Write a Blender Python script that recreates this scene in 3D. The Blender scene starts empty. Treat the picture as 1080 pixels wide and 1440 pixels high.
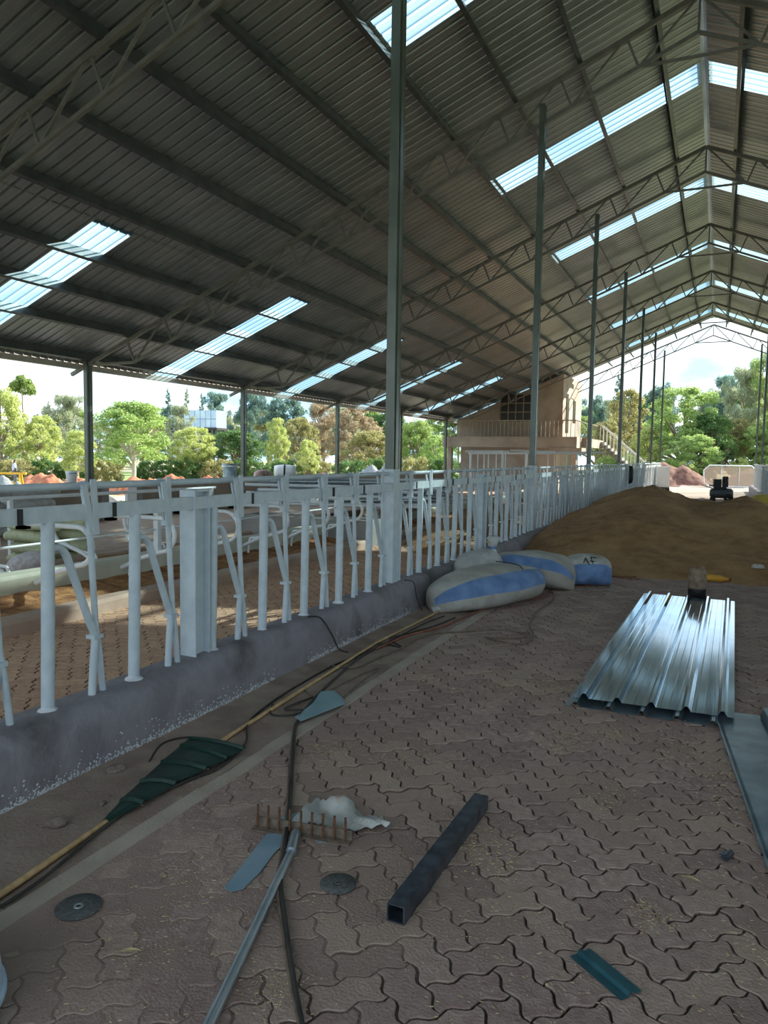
import bpy, bmesh, math, random
import numpy as np
from mathutils import Vector, Matrix
random.seed(7); rng = np.random.default_rng(7)
scene = bpy.context.scene
col = scene.collection
PI = math.pi

# ------------------------------------------------------------------ camera
FPX, YAW, PIT, ROL = 1049.8, .4204, .0754, .0153        # focal length in px of a 1080x1440 frame
CAM = np.array([0., 0., 1.57])
_fw = np.array([-math.sin(YAW)*math.cos(PIT), math.cos(YAW)*math.cos(PIT), -math.sin(PIT)])
_r = np.array([math.cos(YAW), math.sin(YAW), 0.]); _u = np.cross(_r, _fw)
RT = _r*math.cos(ROL) + _u*math.sin(ROL); UP = -_r*math.sin(ROL) + _u*math.cos(ROL)
cd = bpy.data.cameras.new('camera'); cam = bpy.data.objects.new('camera', cd); col.objects.link(cam)
cam.matrix_world = Matrix(((RT[0], UP[0], -_fw[0], CAM[0]), (RT[1], UP[1], -_fw[1], CAM[1]),
                           (RT[2], UP[2], -_fw[2], CAM[2]), (0, 0, 0, 1)))
cd.sensor_fit = 'VERTICAL'; cd.sensor_height = 36; cd.lens = FPX/1440*36
cd.clip_start = .05; cd.clip_end = 600
scene.camera = cam
def ray(x, y): return _fw + RT*(x-540)/FPX - UP*(y-720)/FPX
def onZ(x, y, z=0.): d = ray(x, y); return CAM + d*((z-CAM[2])/d[2])
def onY(x, y, Y): d = ray(x, y); return CAM + d*(Y/d[1])
def onX(x, y, X): d = ray(x, y); return CAM + d*(X/d[0])
def atD(x, y, D): return CAM + ray(x, y)*D
def px(P):
    d = np.asarray(P, float)-CAM; w = d@_fw
    return 540+FPX*(d@RT)/w, 720-FPX*(d@UP)/w, w

# ------------------------------------------------------------------ world, sun, exposure
vs = scene.view_settings
vs.view_transform = 'Standard'; vs.look = 'None'; vs.gamma = 1.0; vs.use_curve_mapping = False
vs.exposure = 2.1
world = bpy.data.worlds.new('world'); scene.world = world; world.use_nodes = True
nt = world.node_tree; nt.nodes.clear()
def N(nt, t, **kw):
    n = nt.nodes.new(t)
    for k, v in kw.items(): setattr(n, k, v)
    return n
L = lambda nt, a, b: nt.links.new(a, b)
tc = N(nt, 'ShaderNodeTexCoord'); sep = N(nt, 'ShaderNodeSeparateXYZ'); L(nt, tc.outputs['Generated'], sep.inputs[0])
ramp = N(nt, 'ShaderNodeValToRGB'); L(nt, sep.outputs['Z'], ramp.inputs[0])
ramp.color_ramp.elements[0].position = 0.0; ramp.color_ramp.elements[0].color = (.31, .54, .67, 1)
ramp.color_ramp.elements[1].position = .75; ramp.color_ramp.elements[1].color = (.33, .48, .66, 1)
mp = N(nt, 'ShaderNodeMapping'); mp.inputs['Scale'].default_value = (2.2, 2.2, 6); L(nt, tc.outputs['Generated'], mp.inputs[0])
nz = N(nt, 'ShaderNodeTexNoise'); nz.inputs['Scale'].default_value = 2.2; nz.inputs['Detail'].default_value = 7; L(nt, mp.outputs[0], nz.inputs['Vector'])
cr = N(nt, 'ShaderNodeValToRGB'); L(nt, nz.outputs[0], cr.inputs[0])
cr.color_ramp.elements[0].position = .40; cr.color_ramp.elements[1].position = .62
mx = N(nt, 'ShaderNodeMix', data_type='RGBA'); L(nt, cr.outputs[0], mx.inputs[0]); L(nt, ramp.outputs[0], mx.inputs[6])
mx.inputs[7].default_value = (.76, .80, .81, 1)
bg = N(nt, 'ShaderNodeBackground'); bg.inputs[1].default_value = .60; L(nt, mx.outputs[2], bg.inputs[0])
wo = N(nt, 'ShaderNodeOutputWorld'); L(nt, bg.outputs[0], wo.inputs[0])
sd = bpy.data.lights.new('sun', 'SUN'); sd.energy = 3.4; sd.angle = .009; sd.color = (1, .93, .78)
sun = bpy.data.objects.new('sun', sd); col.objects.link(sun)
SUN = Vector((.96, 1.32, 1.0))                            # towards the sun: ahead and to the right
sun.rotation_euler = SUN.to_track_quat('Z', 'Y').to_euler(); sun.location = (20, 30, 30)

# ------------------------------------------------------------------ materials
MATS = {}
def mat(name, c1, c2=None, scale=8., rough=.6, metal=0., bump=0., bscale=None, detail=4., contrast=(.35, .65),
        rand=None, randamt=.0, spec=.5, c3=None, s3=1.2, p3=(.5, .7)):
    if name in MATS: return MATS[name]
    m = bpy.data.materials.new(name); m.use_nodes = True; MATS[name] = m
    t = m.node_tree; b = t.nodes['Principled BSDF']
    b.inputs['Roughness'].default_value = rough; b.inputs['Metallic'].default_value = metal
    b.inputs['Specular IOR Level'].default_value = spec
    pos = N(t, 'ShaderNodeNewGeometry')
    out = None
    if c2 is None:
        rgb = N(t, 'ShaderNodeRGB'); rgb.outputs[0].default_value = (*c1, 1); out = rgb.outputs[0]
    else:
        n = N(t, 'ShaderNodeTexNoise'); n.inputs['Scale'].default_value = scale; n.inputs['Detail'].default_value = detail
        L(t, pos.outputs['Position'], n.inputs['Vector'])
        r = N(t, 'ShaderNodeValToRGB'); L(t, n.outputs[0], r.inputs[0])
        r.color_ramp.elements[0].position, r.color_ramp.elements[1].position = contrast
        r.color_ramp.elements[0].color = (*c1, 1); r.color_ramp.elements[1].color = (*c2, 1); out = r.outputs[0]
    if c3 is not None:
        n = N(t, 'ShaderNodeTexNoise'); n.inputs['Scale'].default_value = s3; n.inputs['Detail'].default_value = 5
        L(t, pos.outputs['Position'], n.inputs['Vector'])
        r = N(t, 'ShaderNodeMapRange'); L(t, n.outputs[0], r.inputs[0]); r.inputs[1].default_value = p3[0]; r.inputs[2].default_value = p3[1]
        x = N(t, 'ShaderNodeMix', data_type='RGBA'); L(t, r.outputs[0], x.inputs[0]); L(t, out, x.inputs[6]); x.inputs[7].default_value = (*c3, 1); out = x.outputs[2]
    if rand:
        src = pos.outputs['Random Per Island'] if rand == 'island' else N(t, 'ShaderNodeObjectInfo').outputs['Random']
        h = N(t, 'ShaderNodeHueSaturation'); L(t, out, h.inputs['Color'])
        mr = N(t, 'ShaderNodeMapRange'); L(t, src, mr.inputs[0]); mr.inputs[3].default_value = 1-randamt; mr.inputs[4].default_value = 1+randamt
        L(t, mr.outputs[0], h.inputs['Value'])
        mr2 = N(t, 'ShaderNodeMath', operation='MULTIPLY_ADD'); L(t, src, mr2.inputs[0]); mr2.inputs[1].default_value = .03*randamt*3; mr2.inputs[2].default_value = .5-.015*randamt*3
        L(t, mr2.outputs[0], h.inputs['Hue']); out = h.outputs[0]
    L(t, out, b.inputs['Base Color'])
    if bump:
        n = N(t, 'ShaderNodeTexNoise'); n.inputs['Scale'].default_value = bscale or scale*4; n.inputs['Detail'].default_value = 6
        L(t, pos.outputs['Position'], n.inputs['Vector'])
        bp = N(t, 'ShaderNodeBump'); bp.inputs['Strength'].default_value = bump; bp.inputs['Distance'].default_value = .02
        L(t, n.outputs[0], bp.inputs['Height']); L(t, bp.outputs[0], b.inputs['Normal'])
    return m
def leafmat(name, c1, c2):
    if name in MATS: return MATS[name]
    m = bpy.data.materials.new(name); m.use_nodes = True; MATS[name] = m
    t = m.node_tree; t.nodes.clear()
    g = N(t, 'ShaderNodeNewGeometry'); r = N(t, 'ShaderNodeValToRGB'); L(t, g.outputs['Random Per Island'], r.inputs[0])
    r.color_ramp.elements[0].color = (*c1, 1); r.color_ramp.elements[1].color = (*c2, 1)
    d = N(t, 'ShaderNodeBsdfPrincipled'); d.inputs['Roughness'].default_value = .55; tr = N(t, 'ShaderNodeBsdfTranslucent')
    L(t, r.outputs[0], d.inputs['Base Color']); L(t, r.outputs[0], tr.inputs[0])
    mi = N(t, 'ShaderNodeMixShader'); mi.inputs[0].default_value = .45; L(t, d.outputs[0], mi.inputs[1]); L(t, tr.outputs[0], mi.inputs[2])
    o = N(t, 'ShaderNodeOutputMaterial'); L(t, mi.outputs[0], o.inputs[0])
    return m
def clearmat(name, colr, trans, shadowcol=None):
    m = bpy.data.materials.new(name); m.use_nodes = True; MATS[name] = m
    t = m.node_tree; t.nodes.clear()
    tr = N(t, 'ShaderNodeBsdfTranslucent'); tr.inputs[0].default_value = (*colr, 1)
    tp = N(t, 'ShaderNodeBsdfTransparent'); tp.inputs[0].default_value = (*colr, 1)
    gl = N(t, 'ShaderNodeBsdfGlossy'); gl.inputs['Roughness'].default_value = .3
    m1 = N(t, 'ShaderNodeMixShader'); m1.inputs[0].default_value = trans; L(t, tr.outputs[0], m1.inputs[1]); L(t, tp.outputs[0], m1.inputs[2])
    m2 = N(t, 'ShaderNodeMixShader'); m2.inputs[0].default_value = .06; L(t, m1.outputs[0], m2.inputs[1]); L(t, gl.outputs[0], m2.inputs[2])
    o = N(t, 'ShaderNodeOutputMaterial'); L(t, m2.outputs[0], o.inputs[0])
    return m
WHITE = mat('white_paint', (.44, .50, .55), (.52, .575, .62), 14, .45)
WHITE2 = mat('white_gloss_paint', (.74, .76, .78), (.80, .82, .83), 9, .4)
STEEL = mat('column_steel', (.085, .098, .078), (.12, .135, .108), 3, .26, .1)
TRUSS = mat('truss_steel', (.14, .135, .12), (.19, .18, .16), 6, .5, .1)
PURLIN = mat('purlin_steel', (.075, .085, .09), (.12, .13, .135), 4, .33, .6)
ROOFM = mat('roof_metal', (.28, .30, .31), (.35, .37, .375), 1.5, .34, .65, rand='object', randamt=.06)
GALV = mat('galvanised_sheet_sky_tint', (.28, .42, .57), (.36, .50, .64), 4, .09, .95)  # neutral zinc; the blue is reflected sky put into the base colour
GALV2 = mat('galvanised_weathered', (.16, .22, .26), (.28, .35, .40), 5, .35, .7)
PIPE = mat('galvanised_pipe', (.34, .39, .43), (.48, .52, .55), 12, .33, .75)
TUBE = mat('blue_steel_tube', (.045, .055, .075), (.12, .14, .17), 16, .38, .6)
BLACK = mat('black_rubber', (.015, .015, .017), None, rough=.6)
CURB = mat('curb_concrete', (.19, .17, .19), (.31, .285, .31), 2.6, .75, 0, .5, 24, c3=(.075, .065, .068), s3=2.6, p3=(.50, .72))
SPLASH = mat('white_plaster_splash', (.55, .56, .6), (.68, .69, .72), 20, .7)
CONC = mat('concrete_brown', (.27, .215, .18), (.36, .30, .26), 3, .85, 0, .3, 40)
CONCG = mat('concrete_grey', (.24, .235, .225), (.34, .33, .31), 2.5, .85, 0, .3, 40)
STRIP = mat('screed_strip', (.37, .30, .245), (.45, .375, .31), 5, .85, 0, .2, 60)
APRON = mat('dusty_apron', (.225, .155, .125), (.33, .245, .20), 3.5, .9, 0, .5, 60, c3=(.33, .26, .20), s3=5)
pcol = dict(c1=(.31, .205, .178), c2=(.41, .293, .258), scale=26, rough=.85, bump=.45, bscale=90, c3=(.365, .262, .212), s3=1.1, p3=(.42, .62))
PAVER = mat('paver_clay', rand='object', randamt=.16, **pcol); PAVERS = mat('paver_clay_mass', rand='island', randamt=.16, **pcol)
JOINT = mat('joint_sand', (.07, .05, .04), (.125, .09, .07), 30, .95, 0, .5, 120)
def dust_on_top(m):                                      # pale dust where the fill lies level with the paver tops
    t = m.node_tree; b = t.nodes['Principled BSDF']; src = b.inputs['Base Color'].links[0].from_socket
    g = N(t, 'ShaderNodeNewGeometry'); s = N(t, 'ShaderNodeSeparateXYZ'); L(t, g.outputs['Position'], s.inputs[0])
    r = N(t, 'ShaderNodeMapRange'); L(t, s.outputs['Z'], r.inputs[0]); r.inputs[1].default_value = -.009; r.inputs[2].default_value = -.001
    x = N(t, 'ShaderNodeMix', data_type='RGBA'); L(t, r.outputs[0], x.inputs[0]); L(t, src, x.inputs[6]); x.inputs[7].default_value = (.335, .238, .20, 1); L(t, x.outputs[2], b.inputs['Base Color'])
dust_on_top(JOINT)
spc = dict(c1=(.52, .29, .185), c2=(.64, .40, .265), scale=20, rough=.85, bump=.3, bscale=80)
SPAVER = mat('stall_paver', rand='object', randamt=.1, **spc); SPAVERS = mat('stall_paver_mass', rand='island', randamt=.1, **spc)
SOIL = mat('brown_soil', (.24, .125, .05), (.37, .205, .09), 5, .95, 0, 1.0, 22, c3=(.43, .25, .115), s3=.9)
REDSOIL = mat('red_soil', (.26, .08, .04), (.46, .18, .10), 3, .95, 0, 1.0, 8)
BEDSAND = mat('bed_sand', (.28, .115, .045), (.55, .28, .11), 9, .95, 0, .9, 45, c3=(.17, .06, .025), s3=4)
GRAVEL = mat('grey_gravel', (.16, .18, .205), (.27, .29, .31), 20, .95, 0, .6, 40)
OUT = mat('yard_earth', (.32, .265, .21), (.42, .355, .29), .6, .95, c3=(.16, .22, .06), s3=.12, p3=(.42, .56))
WOOD = mat('pale_wood', (.42, .26, .12), (.58, .38, .19), 30, .6)
DWOOD = mat('weathered_wood', (.20, .13, .08), (.30, .21, .13), 30, .8)
RUST = mat('rusty_iron', (.07, .03, .016), (.17, .075, .035), 60, .8)
GREEN = mat('green_sheet', (.004, .028, .020), (.008, .042, .030), 10, .38, .2)
BLUEG = mat('blue_grey_sheet', (.22, .33, .42), (.30, .41, .49), 6, .4, .15)
BLUET = mat('pale_blue_sheet', (.20, .34, .38), (.28, .42, .46), 6, .4, .15)
TEAL = mat('teal_sheet', (.012, .075, .10), (.03, .12, .15), 12, .35, .3)
DISC = mat('abrasive_disc', (.075, .075, .075), (.13, .13, .13), 80, .85)
PLAST = mat('clear_plastic', (.40, .40, .385), (.52, .52, .50), 7, .4, c3=(.34, .19, .10), s3=9, p3=(.55, .72))
CABLE = mat('black_cable', (.018, .016, .015), (.05, .042, .036), 6, .6)
ROPE = mat('brown_cord', (.12, .085, .06), (.2, .15, .11), 20, .7)
REDC = mat('red_hose', (.20, .045, .022), (.30, .10, .06), 10, .55)
STONE = mat('field_stone', (.15, .11, .09), (.26, .2, .17), 30, .9, 0, .5, 90)
STRAW = mat('straw', (.42, .31, .15), (.6, .47, .26), 20, .8)
PLASTER = mat('house_plaster', (.36, .285, .225), (.48, .395, .325), 1.4, .9, 0, .2, 20, c3=(.30, .215, .165), s3=.7)
DARKW = mat('dark_window', (.035, .028, .022), None, rough=.3)
BARK = mat('bark', (.20, .15, .11), (.34, .28, .22), 5, .9)
PALEBARK = mat('pale_bark', (.45, .40, .33), (.58, .53, .45), 5, .9)
YELLOW = mat('yellow_plastic', (.62, .30, .02), (.72, .38, .03), 8, .45)
DARKM = mat('black_machine', (.018, .018, .02), (.05, .05, .055), 20, .5, .3)
TANKG = mat('grey_tank_paint', (.07, .085, .095), (.12, .135, .145), 10, .4, .3)
PANELB = mat('blue_tank_panel', (.42, .55, .72), (.55, .66, .8), 1, .5, .2)
SACKG = mat('green_sack_sunlit', (.56, .59, .36), (.70, .70, .48), 12, .8, 0, .4, 50)  # base colour brightened in place of sunlight that misses the stack
SACKW = mat('grey_woven_sack', (.38, .38, .38), (.52, .51, .49), 9, .8, 0, .4, 60)
SKY = clearmat('translucent_sheet', (.42, .57, .64), .7)
MESHP = clearmat('woven_mesh_cloth', (.62, .56, .52), .88)

# ------------------------------------------------------------------ helpers
def tag(o, label=None, cat=None, group=None, kind=None):
    if label: o['label'] = label
    if cat: o['category'] = cat
    if group: o['group'] = group
    if kind: o['kind'] = kind
    return o
def thing(name, label, cat, loc=(0, 0, 0), rz=0., group=None):
    o = bpy.data.objects.new(name, None); col.objects.link(o); o.empty_display_size = .1
    o.location = loc; o.rotation_euler = (0, 0, rz)
    return tag(o, label, cat, group)
def link(name, me, parent=None, m=None):
    o = bpy.data.objects.new(name, me); col.objects.link(o)
    if parent: o.parent = parent
    return o
def meshobj(name, v, f, m, parent=None, smooth=False):
    me = bpy.data.meshes.new(name); me.from_pydata([tuple(map(float, p)) for p in v], [], f)
    if m: me.materials.append(m)
    if smooth:
        for p in me.polygons: p.use_smooth = True
    me.update()
    return link(name, me, parent)
class MB:
    def __init__(s): s.v = []; s.f = []; s.sm = []
    def add(s, v, f, smooth=False):
        n = len(s.v); s.v += [tuple(map(float, p)) for p in v]; s.f += [tuple(i+n for i in q) for q in f]; s.sm += [smooth]*len(f); return s
    def box(s, a, b):
        (x0, y0, z0), (x1, y1, z1) = a, b
        return s.add([(x0,y0,z0),(x1,y0,z0),(x1,y1,z0),(x0,y1,z0),(x0,y0,z1),(x1,y0,z1),(x1,y1,z1),(x0,y1,z1)],
                     [(0,3,2,1),(4,5,6,7),(0,1,5,4),(1,2,6,5),(2,3,7,6),(3,0,4,7)])
    def bar(s, p, q, w, h, up=(0, 0, 1)):
        p, q = Vector(p), Vector(q); d = (q-p).normalized(); u = Vector(up)
        if abs(d.dot(u)) > .98: u = Vector((1, 0, 0))
        a = d.cross(u).normalized(); b = a.cross(d)
        v = [e+a*(i*w/2)+b*(j*h/2) for e in (p, q) for i, j in ((-1,-1),(1,-1),(1,1),(-1,1))]
        return s.add(v, [(3,2,1,0),(4,5,6,7),(0,1,5,4),(1,2,6,5),(2,3,7,6),(3,0,4,7)])
    def tube(s, pts, r, n=8, cap=True):
        pts = [Vector(p) for p in pts]; k = len(pts); rr = r if hasattr(r, '__len__') else [r]*k
        d0 = (pts[1]-pts[0]).normalized(); u = d0.orthogonal().normalized(); v = []
        for i in range(k):
            d = (pts[min(i+1, k-1)]-pts[max(i-1, 0)]).normalized()
            u = (u-d*u.dot(d)).normalized(); w = d.cross(u)
            v += [pts[i]+(u*math.cos(2*PI*j/n)+w*math.sin(2*PI*j/n))*rr[i] for j in range(n)]
        f = [(i*n+j, i*n+(j+1) % n, (i+1)*n+(j+1) % n, (i+1)*n+j) for i in range(k-1) for j in range(n)]
        s.add(v, f, True)
        if cap: s.add(v[:n], [tuple(range(n))[::-1]]); s.add(v[-n:], [tuple(range(n))])
        return s
    def lathe(s, prof, n=20, c=(0, 0, 0)):
        v = [(c[0]+r*math.cos(2*PI*j/n), c[1]+r*math.sin(2*PI*j/n), c[2]+z) for r, z in prof for j in range(n)]
        f = [(i*n+j, i*n+(j+1) % n, (i+1)*n+(j+1) % n, (i+1)*n+j) for i in range(len(prof)-1) for j in range(n)]
        return s.add(v, f, True)
    def prism(s, poly, z0, z1):
        n = len(poly); v = [(x, y, z0) for x, y in poly]+[(x, y, z1) for x, y in poly]
        return s.add(v, [tuple(range(n))[::-1], tuple(range(n, 2*n))]+[(i, (i+1) % n, n+(i+1) % n, n+i) for i in range(n)])
    def mesh(s, name, m):
        me = bpy.data.meshes.new(name); me.from_pydata(s.v, [], s.f)
        if m: me.materials.append(m)
        me.polygons.foreach_set('use_smooth', s.sm); me.update(); return me
    def build(s, name, m, parent=None): return link(name, s.mesh(name, m), parent)
_U = {}
def ubar(name, p, q, w, h, m, parent=None, up=(0, 0, 1)):
    """a straight bar from p to q that shares one unit-box mesh per material"""
    if m.name not in _U: _U[m.name] = MB().box((-.5, -.5, 0), (.5, .5, 1)).mesh('bar_'+m.name, m)
    p, q = Vector(p), Vector(q); d = q-p; l = d.length; d = d/l; u = Vector(up)
    if abs(d.dot(u)) > .98: u = Vector((1, 0, 0))
    a = d.cross(u).normalized(); b = a.cross(d)
    o = link(name, _U[m.name], parent)
    M = Matrix((a*w, b*h, d*l)).transposed().to_4x4(); M.translation = p; o.matrix_basis = M
    return o
_C = {}
def upipe(name, p, q, r, m, parent=None):
    if m.name not in _C: _C[m.name] = MB().tube([(0, 0, 0), (0, 0, 1)], 1, 10).mesh('pipe_'+m.name, m)
    p, q = Vector(p), Vector(q); d = q-p; l = d.length; d = d/l
    a = d.orthogonal().normalized(); b = d.cross(a)
    o = link(name, _C[m.name], parent)
    M = Matrix((a*r, b*r, d*l)).transposed().to_4x4(); M.translation = p; o.matrix_basis = M
    return o
def copy_tree(o, parent=None):
    c = o.copy(); col.objects.link(c); c.parent = parent
    for ch in o.children: copy_tree(ch, c)
    return c
def smoothpts(P, k=6):
    P = [Vector(p) for p in P]; out = []
    for i in range(len(P)-1):
        a, b, c, d = P[max(i-1, 0)], P[i], P[i+1], P[min(i+2, len(P)-1)]
        for j in range(k):
            t = j/k; out.append(.5*((2*b)+(c-a)*t+(2*a-5*b+4*c-d)*t*t+(3*b-a-3*c+d)*t**3))
    return out+[P[-1]]
ORD = ['first','second','third','fourth','fifth','sixth','seventh','eighth','ninth','tenth','eleventh','twelfth','thirteenth','fourteenth','fifteenth','sixteenth','seventeenth','eighteenth','nineteenth','twentieth']
def vnoise(x, y, s=1., seed=0):
    """cheap smooth noise from sines, -1..1"""
    r = np.random.default_rng(seed); t = 0
    for i in range(6):
        a, b, c = r.uniform(-1, 1, 3); f = s*(1+i*.6); t = t+np.sin(x*f*math.cos(a*3.1)+y*f*math.sin(a*3.1)+c*9)*.5**(i*.5)
    return t/2.6
def heightfield(name, x0, x1, y0, y1, fn, m, nx=60, ny=60, parent=None):
    xs = np.linspace(x0, x1, nx); ys = np.linspace(y0, y1, ny); X, Y = np.meshgrid(xs, ys); Z = fn(X, Y)
    v = np.stack([X, Y, Z], -1).reshape(-1, 3)
    f = [(j*nx+i, j*nx+i+1, (j+1)*nx+i+1, (j+1)*nx+i) for j in range(ny-1) for i in range(nx-1)]
    return meshobj(name, v, f, m, parent, True)

# ------------------------------------------------------------------ layout constants (metres)
RX, RZ, SL = -.577, 8.80, .41           # ridge line x, ridge height of the sheets, roof slope
AL = math.atan(SL); CA, SA = math.cos(AL), math.sin(AL)
FX, FXR = -2.887, 1.66                  # feed fence lines left and right of the alley
EX, EXR = -12.97, 2*RX+12.97            # eave columns
Y0, BAY = 6.677, 6.0                    # first frame seen, bay length
FRAMES = [Y0+BAY*k for k in range(-1, 7)]
YA, YB = -4.6, 42.45                    # roof start (behind the camera) and end
def roof(X): return RZ-SL*abs(X-RX)

# ------------------------------------------------------------------ ground and floors
def yard(X, Y):
    w = np.clip((-X-15)/7, 0, 1)
    w2 = np.clip((X-40)/20, 0, 1)
    return -.10-.60*w*w*(3-2*w)+.05*vnoise(X, Y, .35, 3)-.0*w2
g = heightfield('yard_ground', -160, 120, -40, 190, yard, OUT, 120, 110); tag(g, kind='structure')

# zigzag paver outline: every unit edge of the grid is the same S-curve
PU = .1125
def edge_pts(h): return [(0, 0), (.20, h), (.36, h*.8), (.64, -h*.8), (.80, -h)]
def paver_outline(h=.10):
    """brick 2x1 along +x from (0,0); horizontal edges offset +y, vertical edges offset -x"""
    P = []
    for i in range(2): P += [(i+t, o) for t, o in edge_pts(h)]
    P += [(2-o, t) for t, o in edge_pts(h)]
    top = []
    for i in range(2): top += [(i+t, 1+o) for t, o in edge_pts(h)]
    top.append((2, 1)); P += top[::-1][:-1]
    left = [(0-o, t) for t, o in edge_pts(h)]+[(0, 1)]
    P += left[::-1][:-1]
    return np.array(P)*PU
def inset(P, d):
    n = len(P); out = []
    for i in range(n):
        a, b, c = P[i-1], P[i], P[(i+1) % n]
        e1 = (b-a)/np.hypot(*(b-a)); e2 = (c-b)/np.hypot(*(c-b)); nn = np.array([-(e1+e2)[1], (e1+e2)[0]]); nn /= np.hypot(*nn)+1e-9
        out.append(b+nn*d)
    return np.array(out)
OUTL = paver_outline()
P1, P2 = inset(OUTL, .0045), inset(OUTL, .0066)
CEN = np.array([PU, PU/2])
def paver_mesh(name, m):
    n = len(P1); v = [(*(p-CEN), -.022) for p in P1]+[(*(p-CEN), -.0028) for p in P1]+[(*(p-CEN), 0) for p in P2]
    f = [(i, (i+1) % n, n+(i+1) % n, n+i) for i in range(n)]+[(n+i, n+(i+1) % n, 2*n+(i+1) % n, 2*n+i) for i in range(n)]+[tuple(range(2*n, 3*n))]
    me = bpy.data.meshes.new(name); me.from_pydata(v, [], f); me.materials.append(m); me.materials.append(JOINT)
    for i in range(n): me.polygons[i].material_index = 1            # soil-stained sides
    me.update(); return me, np.array(v), f
def herring(x0, x1, y0, y1, off=(0, 0)):
    """centres and angles of a 45 degree herringbone of 2x1 bricks over a rectangle"""
    res = []; c45 = math.cos(PI/4)
    R = int(max(x1-x0, y1-y0)/PU)+8
    cx, cy = (x0+x1)/2, (y0+y1)/2
    for k in range(-R, R):
        for j in range(-R, R):
            # herringbone: staircase of H then V bricks; lattice vectors (1,1) and (2,-2)... in PU units
            for kind in (0, 1):
                bx, by = k+2*j, k-2*j
                if kind == 0: c = (bx+1, by+.5)
                else: c = (bx+.5, by+2.0)
                X, Y = c[0]*PU, c[1]*PU
                wx, wy = c45*X-c45*Y+cx+off[0], c45*X+c45*Y+cy+off[1]
                if x0 < wx < x1 and y0 < wy < y1: res.append((wx, wy, PI/4+(PI/2 if kind else 0)))
    return res
def pave(parent, spots, m_one, m_mass, z=0., tilt=.004, dz=.0022, limit=300, exclude=None):
    me, V, F = paver_mesh('paver', m_one)
    sc = []
    for s in spots:
        x, y, w = px((s[0], s[1], z))
        if w > .3 and -30 < x < 1110 and -30 < y < 1480: sc.append((w, s))
        else: sc.append((w+1000 if w > 0 else 5000, s))
    sc.sort(key=lambda a: a[0])
    NV = len(V); Vs = []; Fs = []; n = 0
    for i, (w, (x, y, a)) in enumerate(sc):
        h = z+rng.normal()*dz; tx, ty = rng.normal()*tilt, rng.normal()*tilt; a = a+rng.normal()*.012
        if i < limit:
            o = link('paver', me, parent); o.location = (x, y, h); o.rotation_euler = (tx, ty, a)
        else:
            c, s_ = math.cos(a), math.sin(a); q = np.empty_like(V)
            q[:, 0] = c*V[:, 0]-s_*V[:, 1]+x; q[:, 1] = s_*V[:, 0]+c*V[:, 1]+y; q[:, 2] = V[:, 2]+h-ty*V[:, 0]+tx*V[:, 1]
            Vs.append(q)
            Fs += [tuple(k+n for k in f) for f in F]; n += NV
    if Vs:
        me2 = bpy.data.meshes.new('paver_field'); me2.from_pydata(np.concatenate(Vs).tolist(), [], Fs); me2.materials.append(m_mass); me2.materials.append(JOINT)
        mi = np.zeros(len(Fs), int); k_ = len(F); mi.reshape(-1, k_)[:, :len(P1)] = 1; me2.polygons.foreach_set('material_index', mi); me2.update()
        o = link('paver_field', me2, parent); o['kind'] = 'stuff'
def fill(X, Y):
    w = np.clip((-X-.35)/1.2, 0, 1)*np.clip((3.6-Y)/1.5, 0, 1)
    return -.0115+.0045*vnoise(X, Y, 2.1, 5)+.0035*vnoise(X, Y, 9, 6)+.0124*w
floor = heightfield('floor', -2.09, 1.42, -4, 50, fill, JOINT, 110, 700); tag(floor, kind='structure')
pave(floor, herring(-2.06, 1.40, .9, 34, (0, .04)), PAVER, PAVERS)
# far end of the alley and the yard outside the gable: plain paving in the light
o = MB().box((-2.09, 34, -.05), (1.42, 50, 0)).build('floor_far_end', mat('pale_paving', (.22, .185, .16), (.29, .25, .215), 8, .9), None); tag(o, kind='structure')
o = MB().box((-2.16, -4, -.10), (-2.07, 43, .004)).build('trim_1', STRIP); tag(o, kind='structure')
o = heightfield('apron_left', -2.80, -2.15, -4, 43, lambda X, Y: .004+.006*vnoise(X, Y, 5, 9)+.012*np.clip((-X-2.5)/.3, 0, 1), APRON, 14, 400); tag(o, kind='structure')
# feed curbs
def curb(name, x0, x1):
    prof = [(x1, -.1), (x1, .0), (x1-.012, .16), (x1-.022, .25), (x1-.05, .305), (x1-.10, .33), (x0+.08, .33), (x0+.03, .30), (x0, .22), (x0, -.1)]
    ys = np.arange(-4, 42.9, .16); n = len(prof); v = []
    for y in ys:
        for i, (x, z) in enumerate(prof):
            w = .012*math.sin(y*2.3+i*.8)+.006*math.sin(y*7.1+i*1.7); v.append((x+w*(.4 if 0 < z else 0), y, z+w*.5*(z > .1)))
    f = [(j*n+i, (j+1)*n+i, (j+1)*n+i+1, j*n+i+1) for j in range(len(ys)-1) for i in range(n-1)]
    f += [tuple(range(n)), tuple(range((len(ys)-1)*n, len(ys)*n))[::-1]]
    o = meshobj(name, v, f, CURB, None, True); tag(o, kind='structure'); return o
cl = curb('curb_left', -3.06, -2.74); curb('curb_right', 1.44, 1.80)
# whitewash splashes along the foot and top of the curb
sp = MB()
for i in range(2600):
    y = rng.uniform(1.6, 6.8)
    if vnoise(np.array(y), np.array(0.), 1.7, 21) < -.15: continue
    hgt = abs(rng.normal())*(.016 if i % 4 else .05); r = rng.uniform(.0015, .0065); a = rng.uniform(0, 6); xx = -2.742-hgt*.07+.006
    pts = [(xx, y+r*1.3*math.cos(a+k*PI/3)*rng.uniform(.5, 1.3), .012+hgt+r*math.sin(a+k*PI/3)*rng.uniform(.5, 1.3)) for k in range(6)]
    sp.add(pts, [tuple(range(6))])
o = sp.build('whitewash_splash', SPLASH, cl); o['kind'] = 'stuff'

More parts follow.
